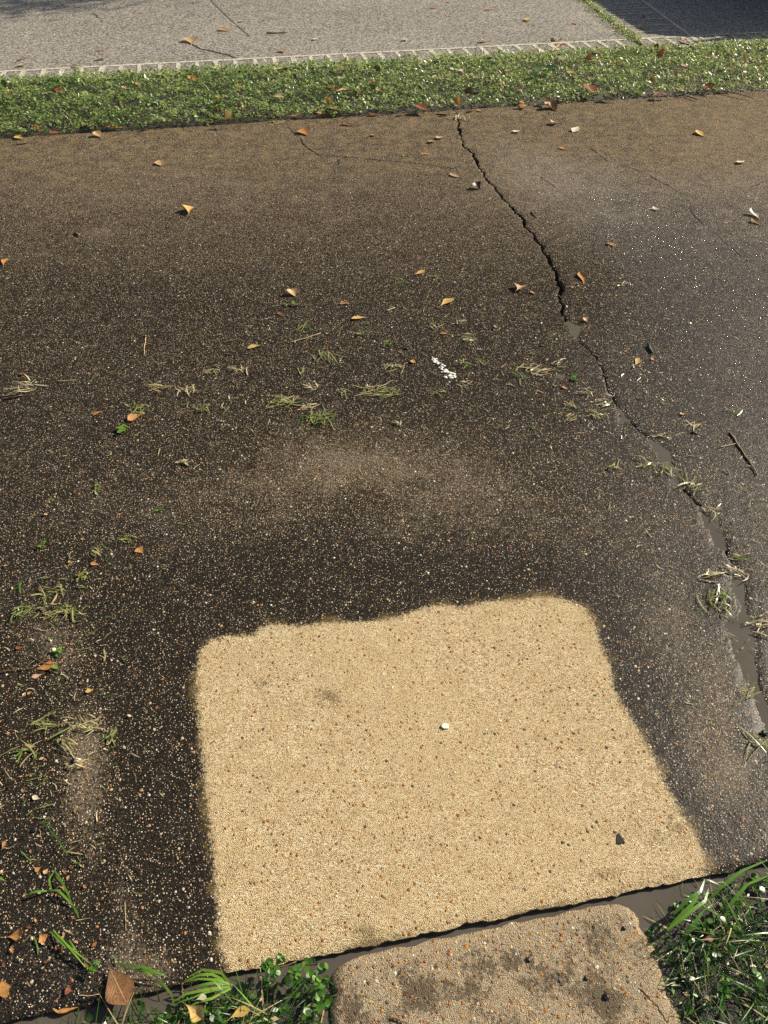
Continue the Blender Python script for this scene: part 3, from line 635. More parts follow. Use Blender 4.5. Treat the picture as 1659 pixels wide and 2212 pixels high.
# ------------------------------------------------------------------ fallen leaves
def leaf_mesh(L, W, curl, cup, twist, rnd, p=1.5, nx=12, ny=6):
    vs, uvs, fs = [], [], []; a1, a2, ph = rnd.uniform(.03, .09), rnd.uniform(.02, .05), rnd.uniform(0, 6)
    side = rnd.uniform(-.10, .10)
    for i in range(nx+1):
        t = i/nx; w = max(.012, math.sin(math.pi*min(1, max(0, (t-.07)/.93))**p)**1.0 if t > .07 else .02)*W/2
        w *= 1 + a1*math.sin(9*t+ph)
        if i == nx: w = W*.015
        ang = curl*(t-.35)
        if abs(curl) > 1e-3: x, z = L*(math.sin(ang)+math.sin(curl*.35))/curl, L*(1-math.cos(ang))/curl
        else: x, z = L*t, 0
        for j in range(ny+1):
            s = j/ny*2-1; yy = s*w; tw = twist*(t-.4)
            zz = z + cup*abs(s)**1.4*w + a2*L*.12*math.sin(7*t+ph+3*s)
            vs.append((x, yy*math.cos(tw)-(zz-z)*math.sin(tw)*.3 + side*L*math.sin(t*3.0), zz + yy*math.sin(tw))); uvs.append((t, j/ny))
    for i in range(nx):
        for j in range(ny):
            a = i*(ny+1)+j; fs.append((a, a+ny+1, a+ny+2, a+1))
    return vs, fs, uvs
def leaf(X1, Y1, X2, Y2, col, label, wr=.42, curl=.5, cup=.35, up=False, z=0.0, group=None, twist=None, roll=0.0, stem=False, name='fallen_leaf', p=2.0):
    if not up: curl *= .6 if curl < 1 else .8; cup *= .55
    wr *= 1.12
    rnd = random.Random(int(X1*131+Y1*17+X2))
    b = P(X1, Y1, z)
    if up:
        dx, dz = (X2-CX)/F, 0
        bb = -(Y2-CY)/F; dy, dzz = cp+bb*sp, -sp+bb*cp; t = b.y/dy; e = Vector((dx*t, b.y, CAM_H+dzz*t))
    else: e = P(X2, Y2, z)
    d = e-b; L = max(d.length, .008)
    vs, fs, uvs = leaf_mesh(L, L*wr, curl*rnd.choice([1, 1, 1, -.6]), cup, rnd.uniform(-.5, .5) if twist is None else twist, rnd, p)
    x = d.normalized(); ref = Vector((0, 0, 1)) if not up else Vector((rnd.uniform(-.8, .3), -1, .3)).normalized()
    y = ref.cross(x).normalized(); zc = x.cross(y)
    M4 = Matrix((x, y, zc)).transposed().to_4x4()
    if roll: M4 = M4 @ Matrix.Rotation(roll, 4, 'X')
    vv_ = [M4 @ Vector(q) for q in vs]
    mz = min(q.z for q in vv_)
    if not up:
        vv_ = [q - Vector((0, 0, mz)) for q in vv_]; loc = Vector((b.x, b.y, z+.0022))
    else: loc = b.copy()
    o = link_mesh(name, vv_, fs, LEAFMAT[col], smooth=True); o.location = loc
    ul = o.data.uv_layers.new(name='UVMap'); ul.data.foreach_set('uv', [c for q in o.data.loops for c in uvs[q.vertex_index]])
    prop(o, label, 'leaf', group)
    if stem:
        a = vv_[3]; q = a - M4 @ Vector((L*.16, rnd.uniform(-.05, .05)*L, -.004)); tube('stem', [a, a.lerp(q, .5)+Vector((0, 0, .002)), q], .0009, M['twig'], o)
    return o
def tube(name, pts, rad, mat, parent=None, k=6, taper=.6):
    vs, fs = [], []; n = len(pts)
    for i, q in enumerate(pts):
        q = Vector(q); d = (Vector(pts[min(i+1, n-1)])-Vector(pts[max(i-1, 0)])).normalized(); a = d.cross(Vector((.1, .2, 1))).normalized(); b = d.cross(a)
        rr = rad*(1-(1-taper)*i/max(1, n-1))
        for j in range(k): t = 2*math.pi*j/k; vs.append(q+(a*math.cos(t)+b*math.sin(t))*rr)
        if i: fs += [((i-1)*k+j, (i-1)*k+(j+1) % k, i*k+(j+1) % k, i*k+j) for j in range(k)]
    fs += [tuple(range(k))[::-1], tuple(range((n-1)*k, n*k))]
    return link_mesh(name, vs, fs, mat, parent, True)
def twig(pts, rad, mat, label, z=.0, wig=.004, group=None):
    W = [P(X, Y, z+rad*1.1) for X, Y in pts]; L = []
    for a, b in zip(W[:-1], W[1:]):
        for i in range(4): L.append(a.lerp(b, i/4)+Vector((random.uniform(-wig, wig), random.uniform(-wig, wig), random.uniform(0, wig*.5))))
    L.append(W[-1]); o = tube('twig', L, rad, M[mat]); return prop(o, label, 'twig', group)

GA, GB, GC, GE = 'fallen leaves on the neighbouring pale slab', 'fallen leaves lying in the green strip', 'fallen leaves on the cracked wet driveway', 'fallen leaves along the edge of the green strip'
NB = [ # neighbour's slab
 (508,66,474,64,'orange','largest orange leaf out on the open pale slab, beside a long dark twig',.36,.9,.5),(531,44,517,48,'tan','small tan leaf behind the largest orange leaf on the pale slab',.4,.6,.4),
 (413,98,407,85,'tan','rounded tan leaf at the start of a thin crack in the pale slab',.55,.5,.5),(232,107,209,109,'orange','orange-brown leaf on the pale slab behind the black and white speck',.42,.8,.4),
 (223,122,216,131,'pale','tiny pale curled scrap with a black shadow on the pale slab',.4,1.4,.6),(31,147,57,140,'tan','tan leaf on the pale slab near the end of the cream border line',.42,.8,.4),
 (180,146,154,143,'olive','olive-brown narrow leaf touching the cream border line',.34,.5,.4),(690,83,676,87,'pale','small cream leaf alone on the pale slab above the cream border',.4,.8,.5),
 (617,116,608,109,'orange','small brown leaf just above the cream border line',.5,.6,.4),(949,17,931,18,'orange','slim orange leaf on the pale slab well ahead of the strip, near two others',.38,.8,.4),
 (1075,20,1049,21,'orange','long orange leaf farthest out on the pale slab, lying flat',.36,.7,.4),(1146,48,1134,46,'yellow','yellow leaf crossing a second one on the pale slab',.45,.9,.5),(1143,39,1136,46,'yellow','smaller yellow leaf standing on another yellow leaf',.5,.6,.4),
 (1248,54,1238,49,'orange','small brown-orange leaf near the tip of the dark shadow',.45,.5,.4),(1395,64,1379,59,'orange','bright orange leaf between the weedy joint and the dark shadow',.42,.7,.5),
 (1343,66,1327,68,'red','red-brown leaf beside the weedy joint',.42,.7,.4),(1060,88,1038,92,'tan','tan leaf arching over its own dark shadow above the border line',.42,1.3,.5),(881,83,873,89,'pale','small white scrap lying on the pale slab',.5,.8,.5),
 (1458,67,1472,69,'tan','tan leaf lying where the shadow meets the cream ladder border',.5,.8,.5),(1590,76,1568,76,'pink','pale brown leaf half in the edge of the dark shadow',.5,1.2,.6),
 (972,2,963,5,'orange','orange leaf at the far end of the pale slab',.4,.6,.4),(981,35,969,34,'tan','faint tan leaf on the pale slab near two orange ones',.4,.5,.4),(1397,36,1385,38,'dark','dark curled leaf inside the shadow on the ladder border',.5,1.2,.6),(1700,3,1686,2,'brown','brown leaf lying deep inside the dark shadow',.45,.6,.4),
]
for a in NB: leaf(*a[:6], wr=a[6], curl=a[7], cup=a[8], z=.005, group=GA)
leaf(1203,90,1189,83,'brown','brown leaf propped upright on the cream border line',.5,.9,.5,up=True,z=.005,group=GA); leaf(1203,90,1215,82,'tan','tan leaf propped against an upright brown one on the border line',.34,.6,.4,up=True,z=.005,group=GA)
ST = [ # in the green strip, lying on top (z .05)
 (120,189,140,192,'red','red-brown leaf of a crossed pair in the green strip',.5,.7,.5),(150,199,128,201,'brown','brown leaf under the red-brown one of a crossed pair',.4,.6,.4),(120,205,124,190,'red','narrow red-brown leaf standing beside the crossed pair',.4,.5,.4),
 (38,196,15,199,'tan','tan leaf at the end of the green strip beside a dark one',.45,.7,.4),(93,199,77,193,'pink','pinkish leaf in the green strip near a crossed pair',.5,.6,.5),(312,187,289,180,'tan','tan leaf with yellow edge high in the green strip',.5,.7,.5),(280,193,264,189,'pink','dull pink leaf pushed between the green leaves',.45,.8,.5),
 (393,195,377,198,'yellow','rounded yellow-brown leaf near the far side of the strip',.65,.5,.5),(430,179,410,168,'orange','slim orange leaf near an upright tan one in the strip',.36,.8,.5),(528,194,514,184,'orange','orange leaf half sunk in green near the middle of the strip',.45,.8,.5),
 (583,151,621,150,'yellow','large yellow-green leaf lying by the cream border',.42,.6,.4),(708,162,748,154,'brown','large brown leaf resting on a cream one',.5,.9,.5),(725,164,746,172,'pale','cream underside of a leaf beneath the large brown leaf',.42,.6,.4),
 (792,183,815,177,'brown','brown leaf lying flat near the dark upright leaf',.55,.8,.5),(698,183,727,195,'orange','glowing orange leaf crossing above a yellow one',.36,.9,.6),(718,201,751,194,'yellow','yellow-orange leaf lying across the green strip',.34,.6,.4),
 (614,213,595,208,'pink','round pinkish tan leaf in the middle of the strip',.66,.5,.4),(481,212,465,211,'orange','round orange leaf in the middle of the strip',.7,.7,.5),(498,212,484,211,'dark','dark leaf right beside the round orange one',.6,.6,.5),
 (830,200,812,193,'tan','tan leaf lying aslant where the strip crosses the middle',.36,.6,.4),(775,210,765,196,'brown','curled brown leaf near the tan aslant leaf',.5,1.2,.5),(930,242,899,231,'red','broad red-brown leaf low at the near side of the strip',.6,.7,.5),(1005,160,988,151,'pale','bright white-backed leaf among the green leaves',.6,.8,.4),
 (1044,167,1022,172,'tan','tan leaf lying by the white-backed leaf',.4,.7,.4),(1067,172,1049,178,'brown','brown leaf lying beside the tan one in the strip',.45,.7,.4),(1098,181,1079,185,'orange','slim orange-brown leaf in the thick of the strip',.3,.6,.4),(1125,206,1112,190,'brown','thin brown leaf standing near the slim orange-brown one',.34,.7,.4),
 (1165,110,1147,113,'red','red-brown leaf on the far edge of the strip below the border marks',.45,.7,.4),(1231,99,1207,101,'red','red-brown leaf under a pale bent stalk at the border',.5,.9,.5),(1222,127,1202,136,'pale','cream leaf rolled into a curl',.5,1.8,.9),(1187,166,1171,148,'green','fresh dark green leaf lying in the strip',.7,.5,.4),
 (1224,164,1203,156,'dark','dark brown leaf next to the fresh green leaf',.6,.9,.5),(1250,155,1228,163,'tan','tan leaf overlapping a dark brown leaf',.5,.8,.5),(1303,119,1281,114,'tan','tan leaf joined to a long dark red one',.55,.7,.5),(1297,209,1264,193,'red','big dark red leaf cupped at the near edge of the strip',.6,1.0,.7),(1330,214,1305,206,'dark','dark cupped leaf next to the big dark red one',.6,.9,.6),
 (1402,209,1430,202,'red','long dark red leaf hanging over the strip edge',.36,.6,.5),(1448,203,1432,206,'red','short dark red leaf touching the long one',.45,.6,.5),(1492,200,1459,192,'tan','tan leaf with a flat blade near the dry grass patch',.36,.7,.4),(1541,199,1521,187,'red','red-brown leaf beside a long bare stalk',.6,.9,.6),
 (1598,157,1569,151,'brown','big brown leaf in shade near the dry grass',.5,.9,.5),(1662,136,1640,133,'red','red-brown leaf at the far end of the strip',.35,.7,.4),(1492,147,1470,142,'pink','pinkish tan leaf above the dry grass patch',.5,.8,.5),(1480,160,1460,155,'red','dark red leaf below the pinkish tan one',.5,.7,.5),(1490,92,1472,87,'orange','orange leaf where ladder border meets the strip',.5,.9,.5),
 (1140,225,1121,222,'orange','orange leaf tucked under the near edge of the strip',.5,.7,.5),(1190,222,1174,214,'dark','dark leaf behind the rolled orange-brown one',.6,.8,.6),(245,228,252,220,'brown','dull brown scrap in the strip beside a dark upright leaf',.5,.6,.5),(1285,168,1270,172,'brown','dull brown leaf lying low in the strip by the upright orange one',.5,.6,.5),(1415,146,1404,152,'dark','dark leaf sunk below the round dark red one',.5,.8,.5),(1110,150,1094,158,'tan','tan leaf lying between the white-backed leaf and the green one',.42,.8,.5),
]
for a in ST:
    p_ = P(a[0], a[1], .05); vq = UV(p_.x, p_.y)[1]; tq = (vq-V_FAR)/(V_N2-V_FAR)
    leaf(*a[:6], wr=a[6], curl=a[7], cup=a[8], z=.028+.036*math.sin(max(0, min(1, tq))*math.pi)**.5, group=GB)
UPS = [(88,292,80,266,'orange','tall orange leaf standing upright at the near edge of the strip',.5),(257,231,259,219,'dark','dark brown leaf standing upright in the strip',.5),(0,198,26,191,'dark','dark brown leaf by the tan one at the strip end',.5),(0,184,14,175,'green','green leaf at the very end of the strip',.6),
 (462,182,480,164,'tan','pointed tan leaf standing upright in the strip',.6),(820,162,811,140,'dark','dark leaf standing upright by the border marks',.6),(723,226,708,208,'orange','orange upright leaf above the striped brown leaf',.6),(474,250,466,228,'orange','thin orange leaf leaning at the near edge',.2),
 (645,176,635,157,'dark','black-looking leaf standing in the strip',.35),(622,158,618,143,'dark','paired round dark leaves standing by the border',.7),(482,262,502,241,'yellow','yellow-orange leaf standing at the strip edge over dark litter',.55),(995,233,987,207,'orange','orange pointed leaf upright near the top of the main crack',.5),
 (1026,210,1003,192,'dark','dark brown leaf standing beside the upright orange one',.5),(1022,196,1018,184,'brown','thin brown leaf standing behind the dark one',.3),(1253,137,1278,116,'red','long dark red leaf leaning across the strip',.36),(1338,153,1330,130,'orange','orange leaf standing in the strip with dark shade beside it',.35),
 (1436,128,1419,111,'red','round dark red leaf standing in the strip',.8),(1427,106,1413,97,'dark','dark round leaf standing near the border',.7),(1448,118,1437,97,'pale','pale narrow leaf standing near the border',.35),(1415,184,1406,164,'brown','narrow brown leaf standing in the dry grass patch',.4),(1616,150,1604,112,'tan','tan narrow leaf standing far along the strip',.2),(527,240,515,226,'red','small red-brown leaf standing low in the strip',.5)]
for a in UPS: leaf(*a[:6], wr=a[6], curl=.5, cup=.5, up=True, z=.03, group=GB)
ED = [ # along the near edge
 (55,302,34,295,'yellow','yellow leaf on the driveway just below the strip end',.42,.6,.4),(222,272,189,277,'brown','crumpled brown leaf at the foot of the strip',.6,1.2,.7),(272,277,229,276,'orange','large flat orange-brown leaf at the foot of the strip',.42,.7,.5),(147,285,105,290,'red','long dark red leaf pressed against the strip edge',.3,.5,.5),
 (224,298,206,290,'tan','tan cupped leaf with a dark side lying on the driveway',.55,1.0,.7),(700,226,738,248,'tan','big striped tan leaf leaning on the strip edge',.48,.7,.5),(615,249,659,250,'orange','pale orange leaf lying along the strip edge beside a dark red one',.34,.9,.5),(577,252,611,246,'red','dark red leaf wedged under the strip edge',.5,.8,.5),
 (721,246,682,248,'orange','glowing red-orange leaf at the foot of the striped tan leaf',.3,.8,.6),(480,260,446,262,'red','dark red leaf beneath the upright yellow-orange one',.35,.6,.4),(378,269,338,272,'brown','brown leaf flattened in the edge of the driveway',.25,.4,.3),(830,247,796,249,'red','thin dark red leaf along the edge near the pale middle',.3,.5,.4),
 (880,247,858,250,'red','small dark red leaf at the edge behind the crack',.35,.6,.4),(985,247,945,244,'red','dark red leaf lying along the edge just before the crack',.25,.5,.4),(1028,238,1010,242,'red','small red leaf at the edge just past the crack',.45,.6,.5),(1045,238,1030,240,'orange','small orange leaf at the edge just past the red one',.45,.6,.5),
]
for a in ED: leaf(*a[:6], wr=a[6], curl=a[7], cup=a[8], z=.004, group=GE)
DR = [ # on the near driveway
 (669,296,656,281,'orange','orange leaf beside the curved hairline crack, near the strip',.6,.6,.5),(765,275,740,268,'red','red-brown narrow leaf near the strip, right of the curved crack',.32,.9,.6),(821,293,800,295,'orange','orange-tan leaf between the curved crack and the main crack',.4,.8,.4),(352,362,347,349,'tan','small tan leaf alone below the strip',.6,.6,.5),
 (1140,230,1120,236,'orange','orange and white leaf folded beside the rolled one',.6,1.2,.7),(1127,281,1110,289,'pale','pale cream leaf with a shadow, beyond the main crack',.42,.8,.5),(1250,273,1237,287,'pale','cream leaf standing slightly askew beyond the main crack',.35,.6,.5),(1529,299,1504,285,'yellow','large yellow leaf lying alone on the dry brown concrete',.40,.6,.5),
 (963,294,944,303,'tan','tan leaf of a touching pair beside the top of the main crack',.4,.8,.5),(946,303,926,310,'orange','orange leaf of a touching pair beside the top of the main crack',.4,.8,.5),(936,334,909,335,'orange','orange leaf with pointed ends left of the main crack',.30,.5,.4),(1229,326,1208,319,'orange','narrow orange leaf on the concrete beyond the crack',.36,.6,.4),
 (1611,347,1592,356,'pale','pale leaf with bent tip on the brown concrete',.40,.9,.5),(1211,266,1189,271,'pink','crumbled pinkish scrap below the rolled leaf',.6,1.4,.8),(409,470,420,448,'yellow','yellow cupped leaf alone on the dark far driveway',.62,1.1,.8),(8,579,19,560,'orange','orange leaf at the edge of view on the dark driveway',.42,.7,.5),
 (758,656,733,657,'orange','small slim orange leaf above the large yellow one',.36,.6,.4),(798,686,759,692,'yellow','large yellow leaf with pointed tip lying among clippings',.36,.5,.35),(571,748,534,754,'yellow','slim yellow-orange leaf left of the grass clippings',.32,.6,.4),(610,684,603,676,'red','tiny red-brown scrap left of the clippings',.7,.6,.5),
 (640,645,626,632,'tan','crumpled pale tan leaf above a green scrap',.8,1.8,1.0),(60,805,42,811,'red','small red-brown leaf beside pale dried stalks',.5,.8,.6),(227,889,200,899,'orange','red-orange twisted leaf left of the clover sprig',.32,1.0,.7),(318,892,277,912,'orange','large orange leaf lying on a clover sprig',.40,.5,.4),
 (1001,386,972,377,'tan','tan leaf lying close to the main crack on its near side',.36,.7,.5),(1043,413,1024,402,'dark','dark curled leaf beside the main crack',.6,1.6,.9),(1336,536,1309,526,'orange','orange leaf on the wet black concrete beyond the crack',.40,.6,.5),(889,594,918,586,'yellow','yellow leaf pointing at a green stalk',.42,.5,.4),
 (948,665,980,648,'yellow','brightest yellow leaf with black flecks, tip pointing away from the crack',.42,.5,.35),(1113,634,1126,618,'tan','tan rolled leaf casting a shadow near the crack',.75,1.3,.8),(1161,637,1146,630,'orange','small orange sliver beside the tan rolled leaf',.32,.6,.5),(1260,619,1249,592,'orange','narrow orange leaf on edge beside the widest part of the crack',.28,.5,.8),
 (1640,476,1618,458,'pale','pale upright lobe of a curled leaf at the bright wet area',.5,1.5,.8),(1652,490,1622,476,'brown','brown striped leaf under the pale lobe in the bright wet area',.42,.8,.6),(1427,450,1408,453,'pink','small pinkish leaf with stalk on the grey concrete',.5,.7,.5),(1369,792,1381,776,'yellow','yellow leaf tilted upward, right of the flooded crack',.42,.7,.5),
 (1272,698,1260,690,'tan','crumpled tan leaf right of the muddy puddle at the crack end',.8,1.5,.9),(1417,782,1405,775,'orange','small orange scrap right of the tilted yellow leaf',.5,.8,.5),(1230,842,1213,837,'orange','small orange leaf near a grey puddle',.42,.6,.5),(1482,894,1468,897,'orange','small orange leaf amid sparkling wet stones',.55,.9,.6),
 (901,786,888,780,'orange','round orange scrap left of the white smear',.8,.7,.5),(970,723,951,722,'orange','slim orange scrap lying on grass clippings',.35,.6,.4),(1078,710,1066,705,'orange','orange scrap behind a dark clod',.5,.8,.5),(311,1199,296,1186,'orange','orange triangular leaf left of the dusty patch',.7,.5,.4),
 (219,1223,196,1219,'orange','slim orange leaf above a yellow-green one',.35,.7,.5),(196,1249,169,1243,'olive','yellow-green leaf with grass stuck to it',.36,.6,.5),(207,1491,185,1497,'yellow','small yellow leaf on the dusty tan band',.5,.7,.4),(72,1494,60,1502,'orange','small orange leaf below the leaf with the long stalk',.45,.7,.4),
 (86,1615,46,1620,'tan','tan leaf beside two green blades',.36,.8,.5),(9,1557,-6,1561,'orange','orange scrap at the edge of view beside the dusty band',.6,.6,.4),(171,1660,181,1649,'yellow','yellow scrap below a brown crumpled clump',.6,.7,.5),(54,1398,34,1402,'red','dark red scrap above the long-stalked leaf',.5,.8,.6),
 (92,1726,71,1721,'pale','pale tan leaf lying on black wet stones',.42,.7,.4),(3,1838,13,1818,'orange','orange leaf at the edge of view above the flooded corner',.45,.8,.5),(92,1872,77,1885,'orange','small orange triangular leaf by a brown one above the long grass blades',.7,.6,.5),(107,1874,96,1890,'tan','small tan leaf touching an orange triangular one',.6,.8,.5),
 (10,2027,58,2023,'orange','orange-brown leaf curled up over dirt in the flooded corner',.5,1.6,.8),(83,2017,98,2035,'orange','small orange pointed leaf right of the curled one in the flooded corner',.7,.7,.5),(160,2142,142,2138,'red','round red-brown leaf flat on the flooded corner',.85,.4,.3),
]
for a in DR: leaf(*a[:6], wr=a[6], curl=a[7], cup=a[8], group=GC, stem=math.hypot(a[2]-a[0], a[3]-a[1]) > 36)
leaf(1206,240,1176,230,'orange','fat rolled orange-brown leaf at the strip edge beyond the crack',.62,1.5,1.1,group=GE); leaf(1208,243,1190,229,'dark','dark shaded flap beside the fat rolled leaf',.5,1.0,.8,group=GE)
leaf(70,1448,122,1436,'orange','large orange leaf on a long reddish stalk over wet stones',.44,.5,.4,group=GC); leaf(98,1453,69,1465,'pink','pinkish leaf half under the large orange one',.36,.6,.4,group=GC); leaf(128,1446,118,1437,'lime','mint green scrap on the tip of the large orange leaf',.8,.6,.4,group=GC,z=.012)
twig([(-20,1452),(30,1448),(70,1443),(92,1430),(108,1418)], .0014, 'twig', 'long reddish stalk running from the edge of view to the orange leaf', .004, .0015)
twig([(70,1418),(88,1430),(110,1436),(138,1430)], .0009, 'twig', 'thin curved brown stalk behind the orange leaf', .004, .001)
leaf(234,2085,276,2172,'brown','large pointed brown leaf leaning out of the grass over the muddy joint',.56,.3,.25,group='leaves in the wet grass',z=.006,p=1.35)
leaf(196,2176,112,2174,'orange','long translucent brown leaf lying in the muddy water of the joint',.36,.5,.4,group='leaves in the wet grass',z=-.012); leaf(-6,2150,24,2130,'orange','torn orange-brown leaf at the edge of view by the flooded corner',1.1,.5,.4,group='leaves in the wet grass',p=1.0)
leaf(395,2166,440,2206,'yellow','folded yellow-brown leaf standing in the wet grass',.5,1.0,.8,group='leaves in the wet grass',z=.028); leaf(488,2208,542,2182,'yellow','flat yellow-brown leaf tucked under grass blades',.36,.5,.3,group='leaves in the wet grass',z=.026); leaf(420,2163,447,2154,'pale','small cream leaf in the wet grass',.45,.5,.4,group='leaves in the wet grass',z=.022)
leaf(1515,2000,1530,2018,'brown','small brown leaf in the dark grass corner',.5,.7,.5,group='leaves in the wet grass',z=.016); leaf(1515,2035,1540,2030,'red','red-brown leaf in the dark grass corner',.4,.7,.5,group='leaves in the wet grass',z=.016)
leaf(588,2072,607,2067,'brown','curled brown leaf scrap on the clean patch near the joint',.6,1.4,.9,group='leaves in the wet grass'); leaf(640,2085,662,2082,'olive','olive scrap floating in the muddy joint',.4,.8,.5,group='leaves in the wet grass',z=-.012)

# ------------------------------------------------------------------ twigs and stalks
for pts, rad, mt, lab, zz_, wg in [
 ([(575,72),(600,72),(622,70)], .007, 'twig_dark', 'long dark twig lying on the open pale slab', .005, .006),([(37,133),(46,127),(60,123)], .004, 'twig_dark', 'thin bent dark twig on the pale slab', .005, .006),
 ([(1190,112),(1203,102),(1213,94)], .008, 'straw', 'pale bent stalk leaning over the cream border', .012, .006),([(1467,91),(1485,97),(1518,118)], .006, 'twig_dark', 'dark twig reaching from the ladder border into the strip', .02, .008),([(1425,82),(1452,84),(1480,88)], .003, 'straw', 'thin straw lying across the slab by the ladder border', .01, .006),
 ([(1560,175),(1580,180),(1598,186)], .004, 'straw', 'pale straw lying on the dry grass at the strip edge', .04, .003),([(1540,193),(1580,200),(1628,212)], .004, 'twig', 'long red-brown stalk reaching out of the strip over the driveway', .012, .003),([(1466,207),(1482,207),(1508,216)], .005, 'twig_dark', 'black forked twig at the strip edge', .004, .003),
 ([(315,724),(313,745),(311,766)], .0022, 'straw', 'upright-lying tan twig on the dark driveway', 0, .002),([(300,724),(325,728)], .0018, 'twig', 'short brown twig crossing the head of a tan one', .003, .002),([(625,740),(660,731),(693,719)], .0022, 'straw', 'long tan straw lying aslant above the clippings', 0, .002),
 ([(122,824),(164,821)], .0020, 'straw', 'tan straw lying level, left of the clippings', 0, .0015),([(0,857),(24,853),(38,848)], .0028, 'twig', 'brown stalk at the edge of view by the pale roots', 0, .002),([(4,864),(40,856),(48,852)], .004, 'twig_dark', 'dark wet twig under the pale roots', 0, .003),
 ([(834,672),(853,664)], .003, 'straw', 'thick pale straw left of the brightest yellow leaf', 0, .002),([(1574,934),(1586,948),(1606,980),(1622,1002),(1635,1026)], .0034, 'twig', 'longest red-brown twig lying on the sparkling wet stones', 0, .002),([(1552,967),(1590,958)], .0018, 'straw', 'green straw touching the longest red-brown twig', .002, .001),
 ([(1400,745),(1404,754),(1408,761)], .006, 'twig_dark', 'short thick black twig right of the flooded crack', 0, .002),([(846,2198),(862,2202),(882,2210)], .0022, 'twig', 'short brown twig lying on the walk', -.003, .0015),([(168,2170-20),(190,2152),(214,2148)], .001, 'straw', 'thin straw bridging the muddy joint', .004, .001),
 ([(640,2078),(600,2090),(560,2102)], .0011, 'twig', 'red stalk lying across the wet grass by the walk', .022, .001),([(1398,2120),(1440,2160),(1462,2195)], .0010, 'straw', 'pale stalk at the edge of the dark grass corner', .006, .002),([(161,502),(171,510)], .004, 'twig_dark', 'small dark twig on the far dark driveway', 0, .002),
 ([(1147,458),(1160,470)], .003, 'twig', 'small forked brown twig right of the crack', 0, .003),([(270,1950),(271,1985),(272,2010)], .0007, 'straw', 'hair-thin pale straw on the dusty streak', 0, .0006)]:
    twig(pts, rad, mt, lab, zz_, wg)

# ------------------------------------------------------------------ clumps of cut grass
def lying(n, c, spread, ln, wd, tone, seed, flat=.012, ang=None, angs=.7, curlk=1.0, zb=0.0):
    r = np.random.default_rng(seed); seg = 6; az = r.uniform(0, 2*np.pi, n) if ang is None else r.normal(ang, angs, n) + np.pi*(r.random(n) < .25)
    st = np.stack([c[0]+r.normal(0, spread, n), c[1]+r.normal(0, spread*.8, n)], 1); L = ln*r.uniform(.45, 1.2, n); w = wd*r.uniform(.6, 1.3, n); kap = r.normal(0, .55, n)*curlk
    hh = r.uniform(.001, flat, n); tilt = r.uniform(-.4, 1.0, n); ph = r.uniform(0, 3, n); Vs = []; pos = st - np.stack([np.cos(az), np.sin(az)], 1)*(L*.5)[:, None]; a = az - kap*.5
    for k in range(seg+1):
        t = k/seg; ww = w*(.55+.45*math.sin(math.pi*min(1, t*1.1+.05)))*(.2 if k == seg else 1)
        z = zb+.0018 + hh*np.abs(np.sin(ph+2.6*t)) + hh*.5*np.maximum(tilt, 0)*t
        s_ = np.stack([-np.sin(a), np.cos(a)], 1)
        for sg in (-1, 1): Vs.append(np.concatenate([pos + s_*(sg*ww*.5)[:, None], (z + sg*ww*.30*tilt)[:, None]], 1))
        pos = pos + np.stack([np.cos(a), np.sin(a)], 1)*(L/seg)[:, None]; a = a + kap/seg
    V = np.stack(Vs, 1); nv = 2*(seg+1); i = np.arange(n)[:, None]*nv
    Fs = [np.concatenate([i+2*k, i+2*k+1, i+2*k+3, i+2*k+2], 1) for k in range(seg)]
    return V.reshape(-1, 3), np.concatenate(Fs), np.repeat(np.clip(r.normal(tone, .16, n), 0, 1), nv)
